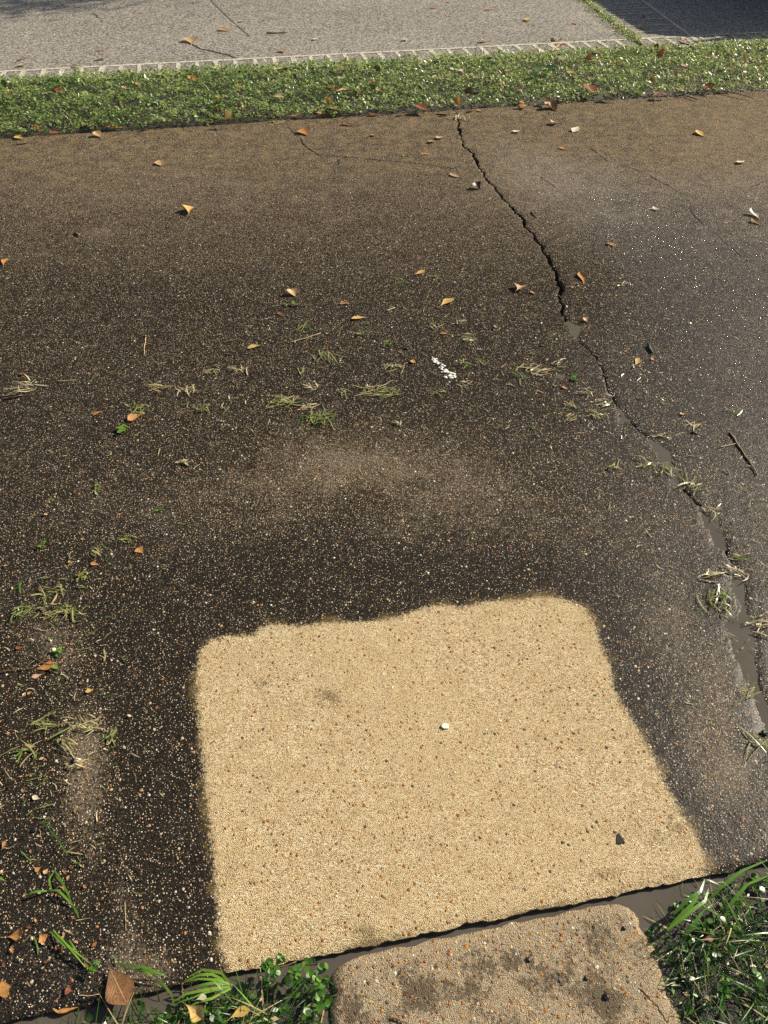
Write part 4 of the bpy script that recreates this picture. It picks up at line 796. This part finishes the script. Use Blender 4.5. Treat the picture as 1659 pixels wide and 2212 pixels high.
CL = [ # X, Y, blades, spread, length, tone, label
 (345,838,16,.020,.055,.55,'loose clump of green and tan grass right of the clover sprig'),(405,845,13,.016,.06,.72,'wispy dry clump of grass roots near the left clippings'),(440,882,14,.014,.05,.45,'small dark green clump of cut grass below the wispy one'),(303,885,16,.024,.05,.35,'green sprig of cut grass under the large orange leaf'),
 (462,800,9,.014,.045,.75,'thin dry wisp of grass left of the middle clippings'),(520,800,8,.016,.05,.70,'faint dry strands of grass beside the thin wisp'),(612,868,26,.024,.07,.50,'wide clump of cut grass with bleached roots'),(690,905,34,.020,.07,.32,'densest pile of green cut grass in the middle of the driveway'),(668,880,12,.016,.045,.80,'pale rooty clump just behind the densest pile'),
 (672,838,12,.012,.04,.88,'bleached tuft of roots above the densest pile'),(705,773,22,.026,.075,.52,'long sweeping clump of grass below the slim yellow leaf'),(655,805,7,.012,.04,.40,'small green tuft left of the sweeping clump'),(805,845,18,.024,.075,.50,'spidery clump of grass near a red scrap'),(842,850,16,.020,.065,.42,'green clump lying beside the spidery one'),
 (738,850,6,.016,.05,.50,'few scattered blades between two clumps'),(860,795,14,.016,.05,.70,'yellowish clump of dry grass left of the white smear'),(835,742,5,.010,.05,.30,'bent green blade with roots above the white smear'),(775,722,5,.008,.05,.45,'short dry blade by the large yellow leaf tip'),(788,700,4,.010,.035,.15,'fresh green scrap under the large yellow leaf'),
 (940,705,9,.016,.05,.65,'thin tangle of dry grass right of the large yellow leaf'),(990,698,9,.012,.04,.70,'pale tangle beside a dark clod'),(1015,735,12,.016,.06,.60,'feathery seed head of grass lying flat'),(1000,790,6,.010,.06,.20,'upright-looking green blade right of the white smear'),(1030,785,4,.014,.05,.40,'curved thin blade near the upright-looking one'),
 (950,850,6,.010,.04,.40,'three-legged wisp of grass below the white smear'),(1008,830,7,.012,.04,.78,'bleached wisp beside a small grey clod'),(870,608,5,.014,.05,.30,'thin green stalk near the upper yellow leaf'),(945,600,5,.014,.06,.38,'hair-thin curled green stalk near the upper yellow leaf'),(658,705,8,.022,.085,.22,'broad bent green blades forming a loose W shape'),
 (1155,800,14,.024,.07,.66,'brown stalky clump left of the flooded crack'),(1205,785,9,.018,.045,.80,'pale dry bits between the stalky clump and the crack'),(1125,815,3,.012,.09,.40,'long curved thin stalk below the stalky clump'),(1150,925,3,.004,.035,.18,'single green sprig alone on dark concrete'),(862,915,3,.004,.035,.20,'single bent green blade alone below the clippings'),
 (1235,880,10,.014,.045,.50,'loose bits of grass left of the flooded crack'),(1285,900,16,.022,.05,.55,'tangled grass bits beside the grey film of water'),(1300,868,12,.018,.04,.82,'pale bits of straw beside the grey film of water'),(1230,905,9,.014,.04,.58,'short clippings below the loose bits'),(1270,850,10,.02,.04,.7,'scatter of short straw near the crack'),
 (1392,1000,8,.014,.05,.42,'thin grass left of the long puddle'),(1440,1015,9,.018,.06,.34,'green sprig lying left of the long puddle'),(1485,1045,7,.010,.07,.40,'pale green blades standing across the long puddle'),(1330,1010,7,.014,.05,.36,'short green sprig left of the puddle edge'),(395,1000,12,.010,.035,.75,'small muddy tuft with a pale snail-like lump'),
 (213,1057,5,.006,.05,.25,'upright green blade alone at the left of the dusty patch'),(343,1103,3,.003,.035,.2,'single thin green blade standing alone'),(277,1166,9,.012,.035,.35,'little green tuft above the triangular leaf'),(210,1195,12,.012,.04,.60,'brownish tuft above two slim leaves'),(108,1282,14,.020,.045,.40,'green and tan bits beside a dark scrap'),
 (40,1265,4,.008,.045,.15,'two bright green blades near the left edge'),(50,1325,9,.016,.05,.25,'bright green branching sprig near the left edge'),(120,1320,18,.022,.05,.45,'loose pile of green clippings near the branching sprig'),(150,1325,10,.012,.05,.38,'green clippings lying to the right of the loose pile'),(180,1245,8,.008,.03,.3,'few green blades stuck on the yellow-green leaf'),
 (100,1570,12,.022,.06,.45,'thin strands of grass left of the dusty band'),(195,1568,22,.014,.05,.68,'dark rooty tuft on the dusty band'),(148,1612,10,.008,.055,.65,'pale upright straws below the rooty tuft'),(48,1625,5,.010,.055,.2,'two dark green blades beside the tan leaf'),(237,1594,9,.006,.04,.35,'small combed bunch of green blades on the dusty band'),
 (168,1650,14,.012,.035,.72,'brown crumpled clump with bits of bark'),(1440,940,6,.014,.045,.7,'pale straw crossing the head of the long puddle'),(1530,1100,6,.016,.05,.62,'bits of straw along the puddle edge'),(1545,1290,20,.018,.06,.30,'green clump left of the widest puddle'),(1600,1205,5,.006,.08,.28,'tall green blade standing at the puddle'),
 (1585,1240,10,.02,.05,.75,'bleached roots at the edge of the widest puddle'),(1565,1320,6,.014,.06,.35,'thin bent stalks reaching into the widest puddle'),(1640,1350,10,.02,.05,.55,'grass bits at the right edge by the puddle'),(1620,1500,10,.014,.05,.45,'green tuft on the lower puddle edge'),(1650,1600,10,.022,.10,.50,'curled stalk lying over sparkling wet stones'),
 (1530,1240,8,.018,.05,.75,'pale stalks between two puddles'),(1590,890,8,.010,.05,.3,'green forked sprig on the sparkling stones'),(1500,920,9,.016,.045,.85,'white glinting bits on a dark clod'),(1510,1060,5,.012,.05,.4,'short green blades right of the long puddle'),(878,338,14,.022,.05,.22,'bright green weed lying near the top of the crack'),(1145,298,8,.02,.04,.4,'faint green tuft on the concrete beyond the crack'),
 (1440,620,0,.0,.0,.0,''),(1355,617,7,.014,.05,.95,'white feathery scrap on the black wet concrete'),(130,800,0,0,0,0,''),(55,835,16,.026,.075,.86,'bleached roots near the left edge'),(985,256,26,.030,.06,.92,'reddish dry litter gathered at the head of the crack'),(600,265,30,.035,.06,.84,'heap of dry litter at the foot of the strip'),
]
for i, (X, Y, nb_, sp__, ln, tn, lab) in enumerate(CL):
    if not nb_: continue
    c = P(X, Y); k = 1.0 if Y > 300 else 1.3
    o = merge('grass_clump', [lying(int(nb_*1.0)+1, c, sp__*.9, ln*.95*k, .0033 if Y < 1400 else .0026, min(1, tn+.12), 300+i, ang=(i*2.4) % 6.28 if i % 3 else .2, angs=.6)], M['clip']); prop(o, lab, 'cut grass', 'clumps of cut grass on the driveway')
# long fresh blades in the lower corner
def sprig(name, strokes, w, tone, label, cat, z=.004, mat='blade'):
    parts = []
    for s_ in strokes:
        pts = [P(X, Y, z) for X, Y in s_]; L = []
        for a, b in zip(pts[:-1], pts[1:]): L += [a.lerp(b, q/4) for q in range(4)]
        L.append(pts[-1]); V, Fq = [], []; n = len(L); ti = random.uniform(-.5, .5)
        for i, q in enumerate(L):
            d = (L[min(i+1, n-1)]-L[max(i-1, 0)]).normalized(); t = i/(n-1); ww = w*(.5+.6*math.sin(math.pi*min(1, t+.12)))*(.15 if i == n-1 else 1); nn = Vector((-d.y, d.x, ti))
            h = Vector((0, 0, .010*math.sin(math.pi*t)+ (.3*w)))
            V += [q+h-nn*ww/2, q+h+nn*ww/2]
            if i: Fq.append((2*i-2, 2*i-1, 2*i+1, 2*i))
        parts.append((np.array([tuple(q) for q in V]), np.array(Fq), np.full(len(V), min(1, max(0, tone+random.uniform(-.12, .12))))))
    return prop(merge(name, parts, M[mat]), label, cat)
sprig('cut_grass_leaf', [[(118,1880),(135,1905),(150,1935),(157,1955)],[(157,1955),(130,1928),(102,1925)],[(102,1925),(75,1932),(50,1940)],[(112,1925),(110,1905),(118,1882)],[(157,1955),(168,1972),(172,1985)]], .0036, .55, 'long bright green grass blades bent in an angle above the flooded corner', 'grass blade')
sprig('cut_grass_leaf', [[(-10,1895),(14,1905)]], .004, .6, 'tip of a bright green blade at the edge of view', 'grass blade')
sprig('grass_sprig', [[(115,2010),(140,2035),(165,2065),(185,2090)],[(108,2012),(135,2040),(175,2075)],[(125,2022),(160,2055),(200,2085)],[(150,2030),(170,2060)],[(185,2090),(205,2100)],[(190,2085),(195,2108)]], .0028, .58, 'uprooted green grass sprig pointing down at the flooded corner', 'grass sprig')
sprig('grass_sprig', [[(88,1775),(110,1795),(125,1815),(140,1840)],[(95,1772),(115,1790)],[(105,1800),(128,1812)],[(125,1815),(150,1850)]], .0020, .45, 'small green sprig trailing below a shiny dark clod', 'grass sprig')
sprig('grass_bunch', [[(500,2128),(470,2126),(440,2130),(412,2136)],[(502,2128),(470,2120),(430,2118),(400,2122)],[(500,2132),(450,2146),(420,2158),(380,2168)],[(500,2135),(460,2160),(430,2168),(400,2180)],[(498,2125),(460,2108),(430,2110),(395,2124)],[(500,2130),(480,2105),(440,2098),(405,2112)],[(497,2132),(455,2140),(405,2150),(372,2166)],[(330,2118),(352,2126),(372,2150),(378,2175)]], .0042, .66, 'bundle of pale green grass stalks lying beside the clean patch', 'grass bunch', z=.012)
sprig('grass_bunch', [[(250,2082),(290,2090),(320,2094),(355,2105)],[(285,2094),(330,2102),(365,2112)],[(300,2098),(340,2112)]], .0036, .58, 'green stalks lying behind the pointed brown leaf', 'grass bunch', z=.010)
sprig('grass_bunch', [[(1530,1945),(1560,1915),(1600,1885),(1659,1858)],[(1560,1990),(1580,1950),(1610,1915),(1665,1890)],[(1455,1975),(1480,1950),(1510,1930),(1522,1900)],[(1440,2010),(1480,1980),(1520,1950),(1530,1920)],[(1448,2000),(1490,1960),(1515,1925)],[(1470,2040),(1495,2000),(1525,1960)]], .0060, .45, 'thick green blades leaning over the muddy water corner', 'grass bunch', z=.020)
# clover sprigs
def clover(X, Y, n, rad, label, seed, z=.006, spread=.012):
    r = np.random.default_rng(seed); c = P(X, Y); parts = []
    px = c.x+r.normal(0, spread, n); py = c.y+r.normal(0, spread*.8, n); pz = z+r.uniform(0, .008, n)
    for j in range(3):
        a = r.uniform(0, 6.28, n); parts.append(discs(np.stack([px+np.cos(a+j*2.1)*rad, py+np.sin(a+j*2.1)*rad, pz], 1), np.full(n, rad)*r.uniform(.8, 1.15, n), np.stack([r.normal(0, .35, n), r.normal(0, .35, n), np.ones(n)], 1), np.clip(r.normal(.6 if Y < 1990 else .36, .1, n), 0, .8)))
    return prop(merge('clover_sprig', parts, M['blade']), label, 'clover')
clover(262,930,3,.009,'bright green clover leaf below the large orange leaf',1,.006,.010); clover(210,2088,2,.0045,'tiny bright clover on the uprooted grass sprig',2,.01,.005); clover(633,660,3,.006,'tiny green clover scrap below the crumpled tan leaf',3)
clover(127,1409,3,.0055,'pale green clover scrap above the long-stalked leaf',4,.004,.006); clover(1249,822,3,.007,'green clover beside a black clod left of the flooded crack',5); clover(86,1175,2,.005,'small bright green scrap near the left edge',6,.004,.006); clover(600,2095,9,.0055,'dark green clover cluster leaning over the muddy joint',7,.024,.020); clover(672,2118,10,.0055,'round-leaved clover at the corner of the walk',8,.022,.018); clover(690,2165,8,.0052,'shiny clover along the edge of the walk',9,.018,.014)
# wet mud clods
def clod(X, Y, s, label, seed, z=0.0):
    bm = bmesh.new(); bmesh.ops.create_icosphere(bm, subdivisions=3, radius=1)
    for v_ in bm.verts:
        n1 = mnoise.noise(v_.co*1.5+Vector((seed, 0, 0))); n2 = mnoise.noise(v_.co*4+Vector((0, seed, 0))); v_.co *= s*.62*(1+.6*n1+.6*n2); v_.co.z = max(v_.co.z*.55, -s*.25)
    o = bm_obj('mud_clod', bm, M['clod'], smooth=True); p_ = P(X, Y); o.location = (p_.x, p_.y, z+s*.2); return prop(o, label, 'mud clod', 'wet dark mud clods')
for i, a in enumerate([(75,1794,.009,'shiny black clod above the trailing green sprig'),(125,2066,.005,'round glinting clod in the flooded corner'),(182,2075,.011,'crumbly black mud under the uprooted sprig'),(878,754,.013,'glinting dark clod among the clippings left of the smear'),(1065,714,.010,'dark clod casting a shadow behind an orange scrap'),(1170,748,.012,'black clod beside the green clover'),
 (986,700,.010,'dark clod beside the pale tangle'),(1500,936,.012,'glinting clod on the sparkling wet stones'),(1142,2072,.007,'largest dark clod in the middle of the walk'),(1267,2112,.006,'dark clod on the walk near the dark stain'),(1310,2152,.008,'crumbled clod on the walk near its lower corner'),(1349,2004,.006,'dark wet lump near the rounded corner of the walk'),(945,702,.009,'small blackish clod with glints near the dry tangle'),(1210,2118,.004,'small dark crumb in the middle of the walk'),
 (1362,600,.005,'tiny dark clod by the white feathery scrap'),(160,1643,.009,'brown muddy lump on the dusty band'),(210,1630-240,.007,'black flake above the dusty band'),(1035,404,.008,'black crumb by the crack'),(398,1003,.009,'muddy pale lump in the small tuft'),(1650,1585,.011,'dark wet lump in sparkles at the right edge')]): clod(*a[:4], i*3.1, z=-.004 if (a[1] > 1990 and a[0] > 800) else 0)
# marks lying on the slab
vs, fs = [], []; rr_ = random.Random(4)
A, B = P(932, 772), P(977, 817); dd = (B-A); nn = Vector((-dd.y, dd.x, 0)).normalized(); blobs = []
bm = bmesh.new()
for k in range(64):
    t = rr_.random(); w = .010+.016*t; c = A.lerp(B, t)+nn*rr_.gauss(0, w*.42); s = rr_.uniform(.0022, .0062)*(1+.5*t)
    ret = bmesh.ops.create_icosphere(bm, subdivisions=1, radius=s)
    for v_ in ret['verts']: v_.co = Vector((v_.co.x*rr_.uniform(.9, 1.5)+c.x, v_.co.y*rr_.uniform(.8, 1.2)+c.y, max(v_.co.z*.35, -.0002)+.001))
prop(bm_obj('white_smear', bm, M['chalk'], smooth=True), 'chalky white smear dried onto the dark concrete among the clippings', 'smear')
def flake(name, pts, th, mat, label, cat):
    n = len(pts); W = [P(X, Y) for X, Y in pts]; c = sum(W, Vector())/n
    vs = [(q.x, q.y, .0004) for q in W] + [(q.x*.9+c.x*.1, q.y*.9+c.y*.1, th) for q in W]; fs = [tuple(range(n, 2*n))] + [(i, (i+1) % n, (i+1) % n+n, i+n) for i in range(n)]
    o = link_mesh(name, vs, fs, mat); return prop(o, label, cat)
flake('black_fleck', [(1332,1822),(1330,1812),(1333,1803),(1337,1799),(1341,1806),(1346,1812),(1352,1823),(1345,1821),(1340,1824)], .0009, M['tar'], 'small black triangular fleck on the clean tan patch', 'fleck')
flake('pebble', [(953,1572),(954,1566),(960,1563),(967,1564),(970,1569),(968,1575),(960,1576)], .004, M['stone'], 'single white pebble near the middle of the clean tan patch', 'pebble')
# fine litter that nobody could count
def field(n, seed, regs):
    r = np.random.default_rng(seed); out = []
    for cx, cy, rx, ry, k in regs:
        m = int(n*k); X = cx+r.normal(0, rx, m); Y = cy+r.normal(0, ry, m); out += [(a, b) for a, b in zip(X, Y)]
    return [P(a, b) for a, b in out if 240 < b < 2140], r
pts, r = field(1000, 61, [(800,790,330,90,.30),(1250,830,150,90,.16),(350,860,220,70,.12),(120,1330,80,130,.12),(1500,1050,110,160,.10),(1600,1330,50,150,.05),(120,1650,90,180,.10),(900,640,260,110,.10),(1300,600,200,120,.06),(830,450,450,120,.06),(90,1900,80,150,.04)])
parts = [lying(1, q, .0, r.uniform(.012, .042), r.uniform(.0013, .0026), r.choice([.25, .5, .7, .85]), int(9000+i), .006) for i, q in enumerate(pts)]
prop(merge('grass_clippings', parts, M['clip']), 'fine scattered bits of cut grass and straw on the wet driveway', 'clippings', kind='stuff')
pts, r = field(420, 62, [(800,560,500,200,.30),(120,1500,90,300,.30),(1200,700,300,200,.2),(90,2000,80,90,.1),(600,330,500,60,.3)])
pa = np.array([tuple(q) for q in pts]); pa[:, 2] = .002; b1 = leaf_field('leaf_crumbs', pa, r.uniform(.005, .013, len(pa)), .25, None, r.uniform(0, 1, len(pa)), .6, seed=63)
b1.data.materials.append(leafy('leaf_crumb', [(0, (.10, .035, .014)), (.4, (.28, .11, .035)), (.7, (.46, .24, .08)), (1, (.60, .46, .26))], .5, .1)); prop(b1, 'tiny brown and orange leaf crumbs scattered over the driveway', 'litter', kind='stuff')
# ------------------------------------------------------------------ beyond the picture: the parked vehicle and the tree that cast the two shadows
def rbox(name, sx, sy, z0, z1, mat, parent, bev=.1, top=(1, 1), off=(0, 0), seg=4, loc=(0, 0)):
    bm = bmesh.new(); bmesh.ops.create_cube(bm, size=1)
    for v_ in bm.verts:
        t = v_.co.z > 0; v_.co = Vector((v_.co.x*sx*(top[0] if t else 1)+loc[0], v_.co.y*sy*(top[1] if t else 1)+(off[1] if t else 0)+loc[1], z1 if t else z0))
    bmesh.ops.bevel(bm, geom=bm.edges[:], offset=bev, segments=seg, profile=.5, affect='EDGES'); return bm_obj(name, bm, mat, parent, True)
H_ROOF = 1.78; kk = H_ROOF/math.tan(SUN_EL)
sc_ = P(1470, 80); cx_, cy_ = sc_.x - .36 + math.sin(SUN_AZ)*kk, sc_.y - .58 + math.cos(SUN_AZ)*kk     # rear roof corner that throws the shadow corner
veh = empty('parked_van', (0, 0, 0), TH)
prop(veh, 'grey parked van standing on the neighbouring driveway', 'van')
u_, v__ = UV(cx_, cy_); ux, uy = XY(u_+.83, v__+2.35); veh.location = (ux, uy, .002)
rbox('body', 1.86, 4.7, .28, 1.02, M['paint'], veh, .16); rbox('cabin', 1.74, 4.3, .98, H_ROOF, M['paint'], veh, .37, (.97, .92), (0, 0), 8)
for sgn in (-1, 1):
    for yy in (-1.45, 1.45):
        bm = bmesh.new(); bmesh.ops.create_cone(bm, cap_ends=True, segments=32, radius1=.34, radius2=.34, depth=.22); bmesh.ops.rotate(bm, verts=bm.verts, cent=(0, 0, 0), matrix=Matrix.Rotation(math.pi/2, 3, 'Y')); bmesh.ops.translate(bm, verts=bm.verts, vec=(sgn*.84, yy, .34)); wh = bm_obj('wheel', bm, M['rubber'], veh, False)
        bm = bmesh.new(); bmesh.ops.create_cone(bm, cap_ends=True, segments=24, radius1=.20, radius2=.17, depth=.03); bmesh.ops.rotate(bm, verts=bm.verts, cent=(0, 0, 0), matrix=Matrix.Rotation(sgn*math.pi/2, 3, 'Y')); bmesh.ops.translate(bm, verts=bm.verts, vec=(sgn*.96, yy, .34)); bm_obj('rim', bm, M['chrome'], wh)
    for y0, y1 in ((-1.85, -.75), (-.65, .45), (.55, 1.6)): rbox('window', .02, y1-y0, 1.12, 1.60, M['glass'], veh, .008, (1, .92), (0, 0), 1, (sgn*.862, (y0+y1)/2))
    rbox('tail_light', .12, .05, .72, 1.0, M['lamp_red'], veh, .02, loc=(sgn*.80, -2.34)); rbox('headlight', .26, .06, .62, .80, M['lamp_white'], veh, .02, loc=(sgn*.68, 2.33)); rbox('mirror', .18, .10, 1.05, 1.2, M['paint'], veh, .03, loc=(sgn*1.0, 1.15))
rbox('rear_window', 1.30, .03, 1.14, 1.62, M['glass'], veh, .01, (.94, 1), (0, .05), 1, (0, -2.135)); rbox('windscreen', 1.4, .03, 1.08, 1.64, M['glass'], veh, .01, (.94, 1), (0, -.06), 1, (0, 2.14)); rbox('bumper', 1.84, .16, .34, .58, M['rubber'], veh, .05, loc=(0, -2.36)); rbox('bumper', 1.84, .16, .34, .58, M['rubber'], veh, .05, loc=(0, 2.36))
# tree
tg = P(10, -22); hT = 5.2; tx, ty = tg.x + math.sin(SUN_AZ)*hT/math.tan(SUN_EL), tg.y + math.cos(SUN_AZ)*hT/math.tan(SUN_EL)
tr = empty('shade_tree', (tx, ty, -.05)); prop(tr, 'broad-leaved tree growing beyond the neighbouring driveway', 'tree')
tk = tube('trunk', [(.0, .0, 0), (.05, .03, 1.2), (-.04, .06, 2.6), (.02, 0, 4.2), (0, 0, 5.6)], .17, M['bark'], tr, 12, .25)
for i in range(7):
    a = i*2.4; z0 = 2.9+.32*i; tube('limb', [(0, 0, z0), (math.cos(a)*.5, math.sin(a)*.5, z0+.35), (math.cos(a)*1.1, math.sin(a)*1.1, z0+.6)], .06, M['bark'], tk, 7, .3)
r = np.random.default_rng(91); cs = []
for i in range(34):
    a = r.uniform(0, 6.28); q = r.uniform(.2, 1.25); cs.append((math.cos(a)*q, math.sin(a)*q, r.uniform(3.7, 6.6)))
pos = np.concatenate([np.array(c)+r.normal(0, .26, (170, 3)) for c in cs]); cr = leaf_field('crown', pos, r.uniform(.07, .13, len(pos)), .7, M['cover'], np.clip(r.normal(.35, .18, len(pos)), 0, .8), .45, seed=92); cr.parent = tr
